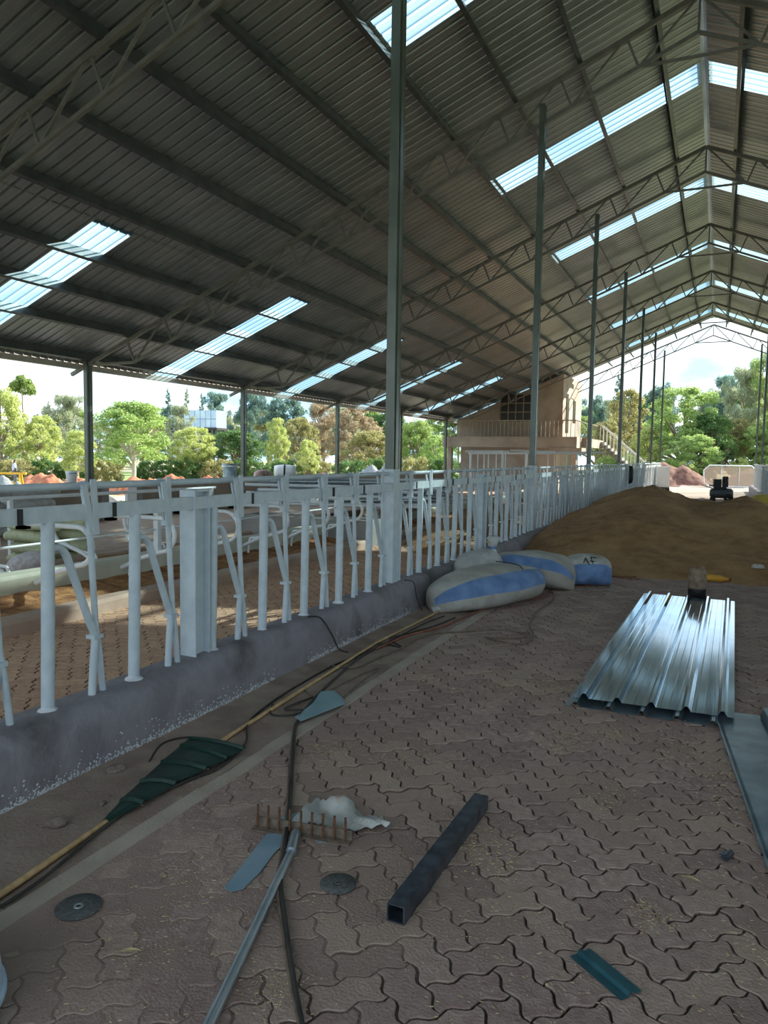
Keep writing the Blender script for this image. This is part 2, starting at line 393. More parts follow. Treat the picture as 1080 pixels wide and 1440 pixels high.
# ------------------------------------------------------------------ stalls on the left
sf = heightfield('floor_stall', -5.62, -3.0, -2, 37, lambda X, Y: -.009+.003*vnoise(X, Y, 4, 11), mat('stall_joint', (.06, .032, .02), (.10, .055, .035), 20, .95), 30, 300)
tag(sf, kind='structure'); pave(sf, herring(-5.60, -3.05, 2.2, 24), SPAVER, SPAVERS, dz=.001, tilt=.002)
o = MB().box((-5.60, 24, -.05), (-3.05, 36.5, 0)).build('floor_stall_far', mat('stall_paving_far', (.34, .21, .14), (.42, .28, .19), 6, .9)); tag(o, kind='structure')
def kerbstrip(name, x0, x1, y0, y1, z0, z1, m, r=.03):
    b = MB(); prof = [(x1, z0), (x1, z1-r), (x1-r, z1), (x0+r, z1), (x0, z1-r), (x0, z0)]; ys = np.linspace(y0, y1, int((y1-y0)/.3)+2); n = 6; v = []
    for y in ys: v += [(x+.006*math.sin(y*3+i), y, z+.006*math.sin(y*2.1+i)) for i, (x, z) in enumerate(prof)]
    f = [(j*n+i, (j+1)*n+i, (j+1)*n+i+1, j*n+i+1) for j in range(len(ys)-1) for i in range(n-1)]+[tuple(range(n)), tuple(range((len(ys)-1)*n, len(ys)*n))[::-1]]
    o = meshobj(name, v, f, m); tag(o, kind='structure'); return o
PINKC = mat('stall_kerb_concrete', (.42, .29, .22), (.52, .38, .30), 2, .85, 0, .2, 40)
PALEC = mat('brisket_curb_concrete_sunlit', (.50, .48, .38), (.60, .57, .47), 2, .85, 0, .2, 40)  # greenish-yellow sunlight on the curb is put into this concrete colour
kerbstrip('kerb_stall', -5.62, -5.40, 1, 36, -.05, .13, PINKC)
b1 = heightfield('bedding_sand', -6.30, -5.58, 1, 36, lambda X, Y: .105+.03*vnoise(X, Y, 3, 31)+.012*vnoise(X, Y, 11, 32)+.04*np.clip((-X-5.95)/.3, 0, 1), BEDSAND, 26, 320)
tag(b1, 'reddish-brown loose bedding in the stall strip nearest the alley', 'bedding', kind='stuff')
kerbstrip('kerb_brisket', -6.56, -6.28, 1, 36, -.05, .33, PALEC)
b2 = heightfield('bedding_sand', -7.75, -6.54, 1, 36, lambda X, Y: .11+.04*vnoise(X, Y, 3, 33)+.012*vnoise(X, Y, 11, 34), BEDSAND, 34, 320)
tag(b2, 'dark reddish bedding strip behind the raised pale curb in the stalls', 'bedding', kind='stuff')
kerbstrip('kerb_stall_back', -7.95, -7.72, 1, 36, -.05, .15, PINKC)
o = MB().box((-15.5, -6, -.12), (-7.93, 37, -.005)).build('floor_back_walk', mat('back_walk_paving', (.33, .22, .16), (.42, .30, .22), 5, .9, 0, .3, 30)); tag(o, kind='structure')
# low block wall along the eave, with an opening
LOWW = mat('low_wall_plaster', (.26, .20, .15), (.36, .29, .22), 1.6, .9, 0, .3, 25)
for nm, a, b in (('wall_left', 3, 12.95), ('wall_left_beyond_gap', 14.05, 36.3)):
    o = MB().box((-13.0, a, -.6), (-12.8, b, .78)).build(nm, LOWW); tag(o, kind='structure')
    e = b if nm == 'wall_left' else a
    p_ = MB().box((-13.03, e-.1, -.6), (-12.76, e+.1, .80)).build('end_pier', CONCG, o)
# transverse trough wall in the stalls
t = thing('water_trough', 'long grey concrete trough across the stall bay behind the fence', 'trough', (-6.65, 11.7, 0))
MB().box((-1.35, -.28, 0), (1.25, -.18, .46)).build('front_wall', CONCG, t)
MB().box((-1.35, .18, 0), (1.25, .28, .46)).build('back_wall', CONCG, t)
MB().box((-1.35, -.18, 0), (-1.25, .18, .46)).build('end_wall', CONCG, t); MB().box((1.15, -.18, 0), (1.25, .18, .46)).build('end_wall', CONCG, t)
MB().box((-1.25, -.18, 0), (1.15, .18, .12)).build('trough_floor', CONCG, t)
# stall head rail with posts
t = thing('stall_head_rail', 'white pipe rail on square posts standing on the pale raised curb', 'rail', (-6.43, 0, .33))
upipe('top_pipe', (0, 1.5, .55), (0, 12.4, .55), .042, WHITE2, t); upipe('lower_pipe', (0, 1.5, .27), (0, 12.4, .27), .014, WHITE2, t)
for k in range(5): ubar('post', (0, 2.55+2.42*k, 0), (0, 2.55+2.42*k, .55), .07, .07, WHITE2, t)
t = thing('stall_head_rail', 'white pipe rail along the back row of stalls beyond the bedding', 'rail', (-9.6, 0, 0))
upipe('top_pipe', (0, 2, .85), (0, 12.8, .85), .03, WHITE2, t); upipe('lower_pipe', (0, 2, .5), (0, 12.8, .5), .02, WHITE2, t)
for k in range(5): ubar('post', (0, 3+2.42*k, -.01), (0, 3+2.42*k, .85), .06, .06, WHITE2, t)
# cubicle dividers: D-ended loops
def divider(label, y, s=1):
    t = thing('stall_divider', label, 'stall divider', (-6.43, y, .33), 0, 'cubicle loops over the bedding')
    zt, zb = .50, .12; c = (zt+zb)/2; r = (zt-zb)/2; xe = .74
    P = [(0.0, 0, zt), (.35*s, 0, zt)]+[(s*(xe+r*math.sin(a)), 0, c+r*math.cos(a)) for a in np.linspace(0, PI, 11)]+[(.45*s, 0, .03), (.16*s, 0, -.1)]
    MB().tube(P, .026, 10).build('loop', WHITE2, t)
    MB().tube(smoothpts([(.50*s, 0, .045), (.36*s, .02, .03), (.27*s, .03, .0), (.24*s, .03, -.22)], 4), .017, 8).build('foot', WHITE2, t)
    MB().box((-.05, -.05, zt-.06), (.05, .05, zt+.06)).build('clamp', WHITE2, t)
    return t
for i in range(7): divider('white D-shaped stall divider over the bedding, %s from the camera' % ORD[i], 4.2+1.2*i)
for i in range(5):
    d = divider('white stall divider on the far side of the raised curb, %s from the camera' % ORD[i], 4.2+1.2*i, -1)
# sacks
def sack_mesh(name, l, w, h, m, seed=0, bend=0., nx=26, na=20, wr=.012, pw=.45):
    r = np.random.default_rng(seed); ph = r.uniform(0, 6, 8); v = []; f = []
    for i in range(nx+1):
        t = -1+2*i/nx; e = max(0., 1-abs(t)**2.6)**pw; e = max(e, .06 if abs(t) > .98 else .12)
        for j in range(na):
            a = 2*PI*j/na; ca, sa = math.cos(a), math.sin(a)
            sx = math.copysign(abs(ca)**.75, ca); sz = math.copysign(abs(sa)**.8, sa)
            wob = 1+wr/.1*(.35*math.sin(3*a+ph[0]+t*4)+.3*math.sin(5*a+ph[1]-t*7)+.5*math.sin(t*9+ph[2]+a)*abs(t))*.25
            y = sx*w/2*e*wob; z = h*.5*(1+sz*wob)*(.35+.65*e) if sz > 0 else h*.5*(1+sz)*(.35+.65*e)
            y += bend*(t*t-.3); v.append((t*l/2, y, z))
    for i in range(nx):
        for j in range(na): f.append((i*na+j, (i+1)*na+j, (i+1)*na+(j+1) % na, i*na+(j+1) % na))
    f += [tuple(range(na)), tuple(range(nx*na, (nx+1)*na))[::-1]]
    me = bpy.data.meshes.new(name); me.from_pydata(v, [], f); me.materials.append(m)
    for p in me.polygons: p.use_smooth = True
    me.update(); return me
SG = [sack_mesh('sack', .78, .46, .17, SACKG, s) for s in (1, 2, 3)]
n = 0
for lay in range(4):
    for k in range(2):
        o = link('sack', SG[(lay+k) % 3]); o.location = (-8.62+.1*(lay % 2)+.02*k+.03*lay, 7.35+.50*k-.03*lay, .0+.165*lay); o.rotation_euler = (0, 0, .08*(lay-1.5)+.05*k)
        tag(o, 'pale green sack in the stall stack, %s layer up, %s sack' % (ORD[lay], ('near', 'far')[k]), 'sack', 'pale green sacks stacked in the stalls')
SW = [sack_mesh('sack', .85, .5, .2, SACKW, s) for s in (5, 6, 7)]
for lay in range(3):
    for k in range(2):
        o = link('sack', SW[(lay+k) % 3]); o.location = (-8.75+.02*lay, 5.7+.58*k, .0+.195*lay); o.rotation_euler = (0, 0, .3-.1*lay)
        tag(o, 'grey woven sack in the grey stack beside the green sacks, %s layer, %s one' % (ORD[lay], ('near', 'far')[k]), 'sack', 'grey sacks stacked in the stalls')
for lay in range(4):
    for k in range(2):
        o = link('sack', SW[(lay+k) % 3]); o.location = (-11.9+.05*lay, 8.7+1.12*k+.1*lay, .0+.235*lay); o.rotation_euler = (0, 0, 1.5+.1*(lay % 2)); o.scale = (1.25, 1.3, 1.2)
        tag(o, 'grey sack heaped against the low wall, layer %s up, %s from the camera' % (ORD[lay], ORD[k]), 'sack', 'grey sacks by the low wall')
o = link('sack', sack_mesh('sack', .5, .3, .26, mat('printed_sack', (.50, .44, .46), (.68, .63, .64), 25, .7), 9)); o.location = (-7.45, 6.35, .1); o.rotation_euler = (0, -.25, .9)
tag(o, 'small mottled white sack leaning in the bedding in front of the green stack', 'sack')
# pile of spare white pipes behind the trough
for k in range(3):
    o = MB().box((-.06, -1.6, 0), (.06, 1.6, .14)).build('bearer', DWOOD); o.scale.z = .85; o.location = ((-8.7, -7.84, -6.42)[k], 14.6+.5*k, (0., .15, .33)[k]); tag(o, '%s timber bearer from the left under the stack of white pipes' % ORD[k], 'timber', 'bearers under the pipe stack')
k = 0
for lay in range(6):
    for j in range(7-(lay > 3)):
        a = .40+rng.normal()*.045; Lp = rng.uniform(1.7, 2.15); c = Vector((-7.45+rng.normal()*.08, 14.0+.38*j+.09*lay, .51+.095*lay)); d = Vector((math.cos(a), math.sin(a), rng.normal()*.008))
        o = upipe('pipe', c-d*Lp, c+d*Lp, .035, WHITE2 if rng.random() < .6 else PIPE)
        tag(o, 'loose pipe in the stack behind the fence, %s layer up, %s from the front' % (ORD[lay], ORD[j]), 'pipe', 'pipes stacked behind the feed fence')
# soil tipped on the stall walk
def bumps(lst, amp=.03, seed=1, s=2.2, base=-.06):
    def fn(X, Y):
        Z = np.full_like(X, 0.)
        for cx, cy, rx, ry, h in lst:
            d = np.sqrt(((X-cx)/rx)**2+((Y-cy)/ry)**2); Z = np.maximum(Z, h*np.clip(1-d, 0, 1)**.85) if False else np.log(np.exp(9*Z)+np.exp(9*h*np.clip(1.0-d, 0, 1)**1.0*(1.15-.15*np.clip(1-d,0,1)))-1)/9
        return base+Z+(amp*vnoise(X, Y, s, seed)+.35*amp*vnoise(X, Y, s*4.3, seed+1)+.16*amp*vnoise(X, Y, s*13, seed+2)+.10*amp*np.random.default_rng(seed).normal(size=X.shape))*np.clip(Z*5, 0, 1)
    return fn
o = heightfield('soil_heap', -5.45, -3.1, 10.5, 19, bumps([(-4.5, 14.5, 1.0, 3.2, .62), (-4.1, 12.4, .9, 1.6, .3)], .03, 4), SOIL, 40, 90)
tag(o, 'brown soil heap on the stall walk seen between the fence bars', 'soil heap')

# ------------------------------------------------------------------ roof: sheets, purlins, trusses
SW_ = BAY/7                                              # cover width of a sheet
def sheet_profile():
    P = []; n = 4; p = SW_/n
    for i in range(n):
        b = i*p; P += [(b, 0), (b+p*.30, 0), (b+p*.36, -.004), (b+p*.42, 0), (b+p*.64, 0), (b+p*.71, .034), (b+p*.84, .034), (b+p*.91, 0)]
    P.append((SW_+.01, .0)); return P
def sheet_mesh(name, side, s0, s1, m, lift=0.):
    """s measured down the slope from the ridge"""
    P = sheet_profile(); v = []
    for s in (s0, s1):
        for y, h in P:
            hh = h+lift; x = s*CA; z = -s*SA; v.append((side*(x+hh*SA), y, z+hh*CA))
    k = len(P); f = [(i, i+1, k+i+1, k+i) for i in range(k-1)]
    me = bpy.data.meshes.new(name); me.from_pydata(v, [], f); me.materials.append(m); me.update(); return me
SC = [(.05, (-.577+4.42)/CA+.10), ((-.577+4.42)/CA, (-.577+9.22)/CA+.1), ((-.577+9.22)/CA, (-.577+13.38)/CA)]
for side, nm in ((-1, 'roof_left'), (1, 'roof_right')):
    root = bpy.data.objects.new(nm, None); col.objects.link(root); root.location = (RX, 0, RZ); root['kind'] = 'structure'
    for tier in range(3):
        lift = .018-.009*tier
        ms = sheet_mesh('roof_sheet', side, *SC[tier], ROOFM, lift); mk = sheet_mesh('skylight_sheet', side, *SC[tier], SKY, lift)
        j0 = int(math.floor((YA-9.22)/SW_)); j1 = int((YB-9.22)/SW_)
        for j in range(j0, j1):
            y = 9.22+SW_*j; sky = (j % 7 == 0) and tier != 1
            o = link('skylight_sheet' if sky else 'roof_sheet', mk if sky else ms, root); o.location = (0, y, rng.normal()*.0006)
    cap = MB()
# ridge capping
b = MB()
for s in (-1, 1): b.add([(0, YA, .10), (0, YB, .10), (s*.13, YB, -.13*SL+.10), (s*.13, YA, -.13*SL+.10)], [(0, 1, 2, 3)])
o = b.build('ridge_cap', ROOFM); o.location = (RX, 0, RZ); tag(o, kind='structure')
def purlin_mesh(side, name='purlin'):
    """C-section, web normal to the roof; local origin at the sheet"""
    b = MB(); h, w, t = .18, .07, .006
    def P(a, c): return (side*(a*CA+c*SA), -a*SA+c*CA)      # a down-slope, c normal
    def plate(a0, c0, a1, c1):
        q = [P(a0, c0), P(a1, c0), P(a1, c1), P(a0, c1)]
        v = [(x, y, z) for y in (YA+.1, YB-.02) for x, z in q]
        b.add(v, [(0, 3, 2, 1), (4, 5, 6, 7), (0, 1, 5, 4), (1, 2, 6, 5), (2, 3, 7, 6), (3, 0, 4, 7)])
    plate(0, -h, t, -.004); plate(t, -h, w, -h+t); plate(t, -.004-t, w, -.004); plate(w-t, -h+t, w, -h+.02)
    return b.mesh(name, PURLIN)
PX = [-12.9, -11.76, -10.85, -9.9, -8.79, -7.62, -6.55, -5.55, -4.47, -3.39, -2.35, -1.2]
for side, nm in ((-1, 'left'), (1, 'right')):
    me = purlin_mesh(side)
    for i, x in enumerate(PX):
        X = x if side < 0 else 2*RX-x
        o = link('purlin', me); o.location = (X, 0, roof(X)-.004)
        tag(o, 'long steel channel purlin under the %s roof slope, %s up from the eave' % (nm, ORD[i]), 'purlin', '%s slope purlins' % nm)
# eave fascia
FASC = mat('fascia_sheet', (.42, .38, .34), (.52, .47, .43), 3, .5, .2)
for side, nm in ((-1, 'left'), (1, 'right')):
    X = RX+side*(13.40-.577); b = MB(); b.box((-.012, YA, -.13), (.012, YB, .03)); b.box((-.012, YA, -.13), (.09*-side if side < 0 else .012, YB, -.118)) if side < 0 else b.box((-.09, YA, -.13), (.012, YB, -.118))
    o = b.build('trim_2' if side < 0 else 'trim_3', FASC); o.location = (X, 0, roof(X)-.0); tag(o, kind='structure')
# trusses
def truss(y, label, m):
    t = thing('roof_truss', label, 'truss', (RX, y, 0), 0, 'trusses across the barn')
    off = .20+.03; Z = lambda d: RZ-off/1.0-SL*d           # d = distance from the ridge line
    for s in (-1, 1):
        T = lambda d, k=0.: (s*d, 0, Z(d)-k)
        ubar('top_chord', T(12.88), T(0), .065, .075, m, t)
        nodes = [11.24-1.02*i for i in range(11)]           # distances of the top nodes
        def B(d): return (s*(d-.50*SA), 0, Z(d)-.50*CA)
        last = B(nodes[-1]); first = B(nodes[0])
        ubar('bottom_chord', first, (0, 0, Z(0)-.545), .05, .05, m, t)
        ubar('heel_tie', (s*(12.97+RX), 0, Z(12.39)), first, .05, .05, m, t)
        for i, d in enumerate(nodes):
            ubar('strut', T(d), B(d), .035, .035, m, t)
            nd = nodes[i+1] if i+1 < len(nodes) else 0.
            ubar('diagonal', B(d), T(nd+.04 if nd else 0.), .035, .035, m, t)
        if s < 0: l0 = last
    ubar('king_post', (0, 0, Z(0)), (0, 0, Z(0)-.545), .035, .035, m, t); ubar('collar_tie', l0, last, .04, .04, m, t)
    return t
for k, y in enumerate(FRAMES):
    lab = 'pale steel lattice roof truss spanning the barn, %s frame from the camera' % ORD[k]
    truss(y, lab, TRUSS)
# columns
def column(x, y, top, label, group, base=None, w=.088):
    t = thing('steel_column', label, 'column', (x, y, 0), 0, group); z0 = base if base else -.05
    b = MB()
    wy = w*.78                                           # two channels face to face: flanges with a recessed joint
    for s in (-1, 1): b.box((-w*.5, s*wy-.005, z0), (w*.5, s*wy+.005, top))
    b.box((-w*.5, -wy+.005, z0), (w*.5-.016, wy-.005, top)); b.box((w*.5-.016, -wy*.15, z0), (w*.5-.003, wy-.005, top))
    b.build('shaft', STEEL, t)
    if base is not None:
        MB().box((-w/2-.010, -w*.82, .30), (w/2+.010, w*.82, base)).build('painted_base', WHITE, t)
    return t
for k, y in enumerate(FRAMES):
    w_ = ORD[max(k-1, 0)]
    if k >= 1:
        column(FX-.02, y, 7.36, 'tall steel column rising from the left feed fence, %s from the camera' % w_, 'columns of the left feed fence', 1.44)
        column(FXR+.04, y, roof(FXR)-.42, 'tall steel column rising from the right feed fence, %s from the camera' % w_, 'columns of the right feed fence', 1.44)
    if True:
        column(EX, y, roof(EX)-.16, 'short steel eave column on the left side of the barn, %s in the row' % ORD[k], 'left eave columns', w=.10)
        column(EXR, y, roof(EXR)-.16, 'short steel eave column on the right side of the barn, %s in the row' % ORD[k], 'right eave columns', w=.10)

# ------------------------------------------------------------------ feed fence with headlocks
def panel_template():
    t = thing('headlock_panel', 'x', 'fence panel', (0, 0, 0), 0, 'headlock panels of the left feed fence')
    ubar('top_bar', (.0, .0, 1.268), (.0, 3.0, 1.268), .045, .075, WHITE, t)
    MB().tube([(-.035, 0, 1.395), (-.035, 3.0, 1.395)], .019, 10).build('lock_rail', WHITE, t)
    up = MB().tube([(0, 0, .30), (.0, .012, .8), (0, .02, 1.235)], .031, 12).mesh('upright', WHITE)
    foot = MB().lathe([(.052, .0), (.044, .008), (.034, .012), (.03, .02)], 9, (0, 0, .324)).mesh('foot_mortar', SPLASH)
    bent = MB().tube(smoothpts([(0, .03, 1.10), (0, .075, 1.105), (0, .12, 1.07), (0, .15, 1.0), (0, .26, .72), (0, .30, .62), (0, .29, .50), (0, .275, .31)], 4), .020, 10).mesh('neck_tube', WHITE)
    rod = MB().tube([(0.0, .285, 1.20), (.004, .315, .66), (.004, .335, .55), (0, .365, .31)], .0165, 9).mesh('lock_rod', WHITE)
    br = MB(); br.bar((.03, .215, 1.405), (.02, .272, 1.16), .012, .034, (0, 1, 0)).bar((-.045, .275, 1.42), (-.012, .292, 1.15), .012, .034, (0, 1, 0)).bar((.0, .262, 1.165), (.0, .305, 1.165), .05, .03)
    brm = br.mesh('lock_bracket', WHITE)
    plate = MB().bar((.03, .275, 1.43), (.026, .295, 1.15), .010, .036, (0, 1, 0)).mesh('lock_plate', WHITE)
    clamp = MB().box((-.03, .275, .612), (.03, .335, .632)).tube([(-.036, .305, .622), (.036, .305, .622)], .009, 6).mesh('clamp', WHITE)
    stop = MB().box((0, .412, 1.2315), (.0238, .436, 1.3045)).mesh('rubber_stop', BLACK)
    for i in range(5):
        y = .13+.578*i
        for nm, me in (('upright', up), ('foot_mortar', foot), ('neck_tube', bent), ('lock_rod', rod), ('lock_bracket', brm), ('lock_plate', plate), ('clamp', clamp), ('rubber_stop', stop)):
            o = link(nm, me, t); o.location = (0, y, 0); o.rotation_euler = (0, 0, rng.normal()*.02)
    return t
tp = panel_template(); first = True
for i in range(14):
    o = tp if i == 0 else copy_tree(tp)
    o.location = (FX, .677+3*i, 0)
    o['label'] = 'white tubular headlock panel of the left feed fence, %s from the camera' % ORD[i]
for i in range(7):
    o = copy_tree(tp); o.location = (FXR, 42.677-3*(i+1), 0); o['group'] = 'headlock panels of the right feed fence'
    o['label'] = 'white tubular headlock panel of the right feed fence, %s from the far end' % ORD[i]
# intermediate posts
for sx, nm, rngk in ((FX, 'left', range(0, 7)), (FXR, 'right', range(3, 7))):
    for k in rngk:
        y = .677+3+6*k if sx == FX else .677+3+6*k
        if y > 42: continue
        t = thing('fence_post', 'stout white square post halfway between columns of the %s feed fence, %s along' % (nm, ORD[k]), 'post', (sx-.02, y, 0), 0, '%s feed fence posts' % nm)
        MB().box((-.05, -.07, .30), (.055, -.06, 1.335)).box((-.05, .065, .30), (.055, .075, 1.335)).build('flanges', WHITE, t); MB().box((-.06, -.07, .30), (-.05, .075, 1.335)).box((-.05, -.06, .3), (.012, .065, 1.335)).build('web', WHITE, t)
        MB().box((-.06, -.07, 1.335), (.055, .075, 1.345)).build('cap', WHITE, t)

# ------------------------------------------------------------------ soil pile in the alley
PILE = bumps([(-1.15, 15.2, 2.6, 5.1, 1.14), (.45, 15.0, 1.9, 4.7, 1.03), (-1.7, 19.5, 2.4, 6.5, .95), (-.2, 19, 1.7, 5.5, .72), (-2.2, 13.2, 1.5, 2.8, .42)], .05, 14, 1.9, -.05)
o = heightfield('soil_pile', -2.78, 1.62, 9.3, 30, PILE, SOIL, 110, 330)
def pile_z(x, y): return max(0., float(PILE(np.array([x]), np.array([y]))[0]))
tag(o, 'large heap of brown soil filling the alley between the fences', 'soil heap')

# ------------------------------------------------------------------ blue-striped bags beside the curb
BAGW = mat('woven_bag_white', (.34, .315, .28), (.50, .475, .44), 5, .8, 0, .5, 30, c3=(.30, .26, .21), s3=2.5)
BAGBLUE = mat('woven_bag_blue', (.10, .18, .36), (.17, .27, .48), 6, .75, 0, .5, 30)
def bag(p, q, w, h, m, seed, bend, label, pw=.48, stripe=None):
    p, q = Vector(p), Vector(q); d = q-p; o = link('woven_bag', sack_mesh('woven_bag', d.length, w, h, m, seed, bend, 36, 26, .035, pw))
    if stripe:
        o.data.materials.append(BAGBLUE)
        for i, pl in enumerate(o.data.polygons):
            if i < 36*26 and stripe[0] <= (i % 26)*360/26 < stripe[1]: pl.material_index = 1
    o.location = (p+q)/2; o.rotation_euler = (0, 0, math.atan2(d.y, d.x)); return tag(o, label, 'bag', 'blue-striped bags beside the curb')
o = bag((-2.50, 6.95, .0), (-1.88, 8.62, .0), .74, .40, BAGW, 21, .10, 'white bag with broad blue stripe lying nearest the camera by the curb', .48, (124, 176))
MB().tube(smoothpts([(-.80, 0, .04), (-.87, .02, .05), (-.90, .05, .03)], 3), [.045, .03, .03, .025, .03, .04, .05], 8).build('tied_end', SACKW, o)
MB().tube(smoothpts([(.2, -.32, .30), (.24, -.2, .395), (.22, -.05, .42), (.2, .1, .42)], 3), .006, 6).build('tie_cord', CABLE, o)
o = bag((-2.62, 9.15, .0), (-1.52, 9.05, .0), .80, .42, BAGW, 22, -.05, 'white bag with blue stripe lying in the middle of the group', .42, (118, 166))
o = bag((-1.72, 9.42, .0), (-1.18, 9.60, .0), .56, .38, BAGW, 23, 0, 'short white bag with blue stripe and black lettering, rightmost of the group', .24, (152, 235))
b = MB()
for (a0, c0), (a1, c1) in [((-.10, .0), (-.06, .09)), ((-.02, .0), (-.06, .09)), ((.03, .0), (.0, .09)), ((.0, .09), (.07, .09)), ((.03, .0), (.10, .0)), ((-.01, .045), (.07, .045))]:
    f_ = lambda a, c: (a, -.25+c*.55, .285+c*.95-.15*abs(a)); b.tube([f_(a0, c0), f_(a1, c1)], .006, 5)
b.build('black_lettering', BLACK, o)
o = bag((-2.66, 8.10, .02), (-2.48, 9.05, .02), .44, .44, SACKW, 24, 0, 'grey bag with a knotted top wedged against the curb behind the others')
MB().lathe([(.05, 0), (.03, .05), (.045, .1), (.085, .17), (.06, .2)], 9, (.2, -.08, .40)).build('knotted_neck', PLAST, o)
MB().lathe([(.036, .045), (.042, .06), (.036, .075)], 9, (.2, -.08, .40)).build('blue_tie', mat('blue_tie', (.08, .2, .45)), o)

# ------------------------------------------------------------------ sheets, tube, rake and offcuts on the alley floor
def rib_sheet(name, quad, z, m, label, nrib=5, minor=True, cat='metal sheet', first=.07, last=.93, ribh=.03, L_=8):
    """quad: near-left, near-right, far-left, far-right on the ground; ribs run near to far; thin but with an edge fold"""
    nl, nr, fl, fr = [Vector((*q, 0)) for q in quad]; P = [(0, 0)]
    cs = np.linspace(first, last, nrib)
    for i, c in enumerate(cs):
        P += [(c-.030, 0), (c-.010, ribh), (c+.010, ribh), (c+.030, 0)]
        if minor and i+1 < nrib:
            for k in (1, 2, 3): q = c+(cs[i+1]-c)*k/4; P += [(q-.005, 0), (q, .0008), (q+.005, 0)]
    P.append((1, 0)); v = []
    for j in range(L_+1):
        t = j/L_
        for u, h in P:
            p = (nl*(1-u)+nr*u)*(1-t)+(fl*(1-u)+fr*u)*t; v.append((p.x, p.y, z+h))
    k = len(P); f = [(j*k+i, j*k+i+1, (j+1)*k+i+1, (j+1)*k+i) for j in range(L_) for i in range(k-1)]
    o = meshobj(name, v, f, m); md = o.modifiers.new('thickness', 'SOLIDIFY'); md.thickness = .0012; md.offset = 0
    return tag(o, label, cat)
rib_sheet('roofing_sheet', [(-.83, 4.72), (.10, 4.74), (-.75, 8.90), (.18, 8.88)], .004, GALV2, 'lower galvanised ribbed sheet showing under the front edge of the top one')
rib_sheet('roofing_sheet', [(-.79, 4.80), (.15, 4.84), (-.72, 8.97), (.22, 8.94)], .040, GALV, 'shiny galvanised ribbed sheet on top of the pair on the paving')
# narrow flashing sheet at the right
v = []; prof = [(0, .012), (.02, .0), (.03, .008), (.27, .006), (.29, .0), (.30, .052), (.35, .060), (.37, .0), (.40, .004)]
A, B_ = Vector((.03, 5.02, .002)), Vector((.30, 2.55, .002)); dd = (B_-A).normalized(); rr = Vector((-dd.y, dd.x, 0))
for j in range(9):
    p = A+(B_-A)*j/8
    for u, h in prof: q = p+rr*u*.95; v.append((q.x, q.y, .004+h))
k = len(prof)
o = meshobj('flashing_sheet', v, [(j*k+i, j*k+i+1, (j+1)*k+i+1, (j+1)*k+i) for j in range(8) for i in range(k-1)], GALV2)
md = o.modifiers.new('thickness', 'SOLIDIFY'); md.thickness = .0015; tag(o, 'narrow blue-grey galvanised flashing sheet at the right edge of the paving', 'metal sheet')
# square steel tube, hollow
p, q = Vector((-.925, 2.215, .034)), Vector((-.905, 3.14, .034)); b = MB(); d = (q-p).normalized(); s_ = Vector((d.y, -d.x, 0)); up = Vector((0, 0, 1)); w, t_ = .032, .005
ring = lambda e, r: [e+s_*(i*r)+up*(j*r) for i, j in ((-1, -1), (1, -1), (1, 1), (-1, 1))]
V_ = ring(p, w)+ring(q, w)+ring(p, w-t_)+ring(q, w-t_); F_ = []
for i in range(4):
    j = (i+1) % 4; F_ += [(i, j, 4+j, 4+i), (8+j, 8+i, 12+i, 12+j), (j, i, 8+i, 8+j), (4+i, 4+j, 12+j, 12+i)]
tag(b.add(V_, F_).build('square_tube', TUBE), 'dark blue-grey hollow square steel tube lying on the paving', 'steel tube')
# rake lying with its tines up
t = thing('rake', 'home-made rake lying with rusty tines pointing up', 'rake', (-1.505, 2.575, 0)); a_ = math.atan2(.06, .41); bx = Vector((math.cos(a_), math.sin(a_), 0)); by = Vector((-bx.y, bx.x, 0))
b = MB(); b.bar(-bx*.215+by*.0+Vector((0, 0, .006)), bx*.215+Vector((0, 0, .006)), .045, .006); b.bar(-bx*.215+by*.02+Vector((0, 0, .026)), bx*.215+by*.02+Vector((0, 0, .026)), .005, .045)
b.build('head_bar', mat('dusty_iron', (.13, .10, .075), (.22, .17, .13), 40, .8), t)
for i in range(9):
    c = bx*(-.195+i*.0485)+Vector((0, 0, .008)); MB().tube([c, c+Vector((0, 0, .05))+by*.003, c+Vector((.002*random.uniform(-1, 1), 0, .098))+by*.008], .0052, 7).build('tine', RUST, t)
hd = (Vector((-1.10, 1.18, .02))-Vector((-1.515, 2.55, .02))).normalized()
MB().tube([bx*-.01+Vector((0, -.02, .02)), Vector((0, 0, .02))+hd*.16], .0215, 12).build('socket', PIPE, t)
MB().tube([Vector((0, 0, .019))+hd*.14, Vector((0, 0, .017))+hd*1.75], .0168, 12).build('handle', PIPE, t)
# flat strips
def flat(name, poly, z, m, label, th=.0025, cat='metal offcut', curl=None):
    v = []; n = len(poly); C_ = np.mean(poly, 0)
    for k in (0, 1): v += [(x, y, z+th*k+(curl(x, y) if curl else 0)) for x, y in poly]
    o = MB().add(v, [tuple(range(n))[::-1], tuple(range(n, 2*n))]+[(i, (i+1) % n, n+(i+1) % n, n+i) for i in range(n)]).build(name, m)
    return tag(o, label, cat)
flat('metal_strip', [(-1.635, 2.52), (-1.56, 2.13), (-1.525, 2.12), (-1.495, 2.155), (-1.50, 2.27), (-1.525, 2.40), (-1.535, 2.57)], .006, BLUEG, 'pale blue-grey flat metal strip lying beside the rake handle')
flat('metal_strip', [(-1.66, 2.67), (-1.56, 2.82), (-1.42, 2.72), (-1.34, 2.62), (-1.40, 2.55)], .004, BLUEG, 'pale blue-grey metal scrap half hidden under the torn plastic')
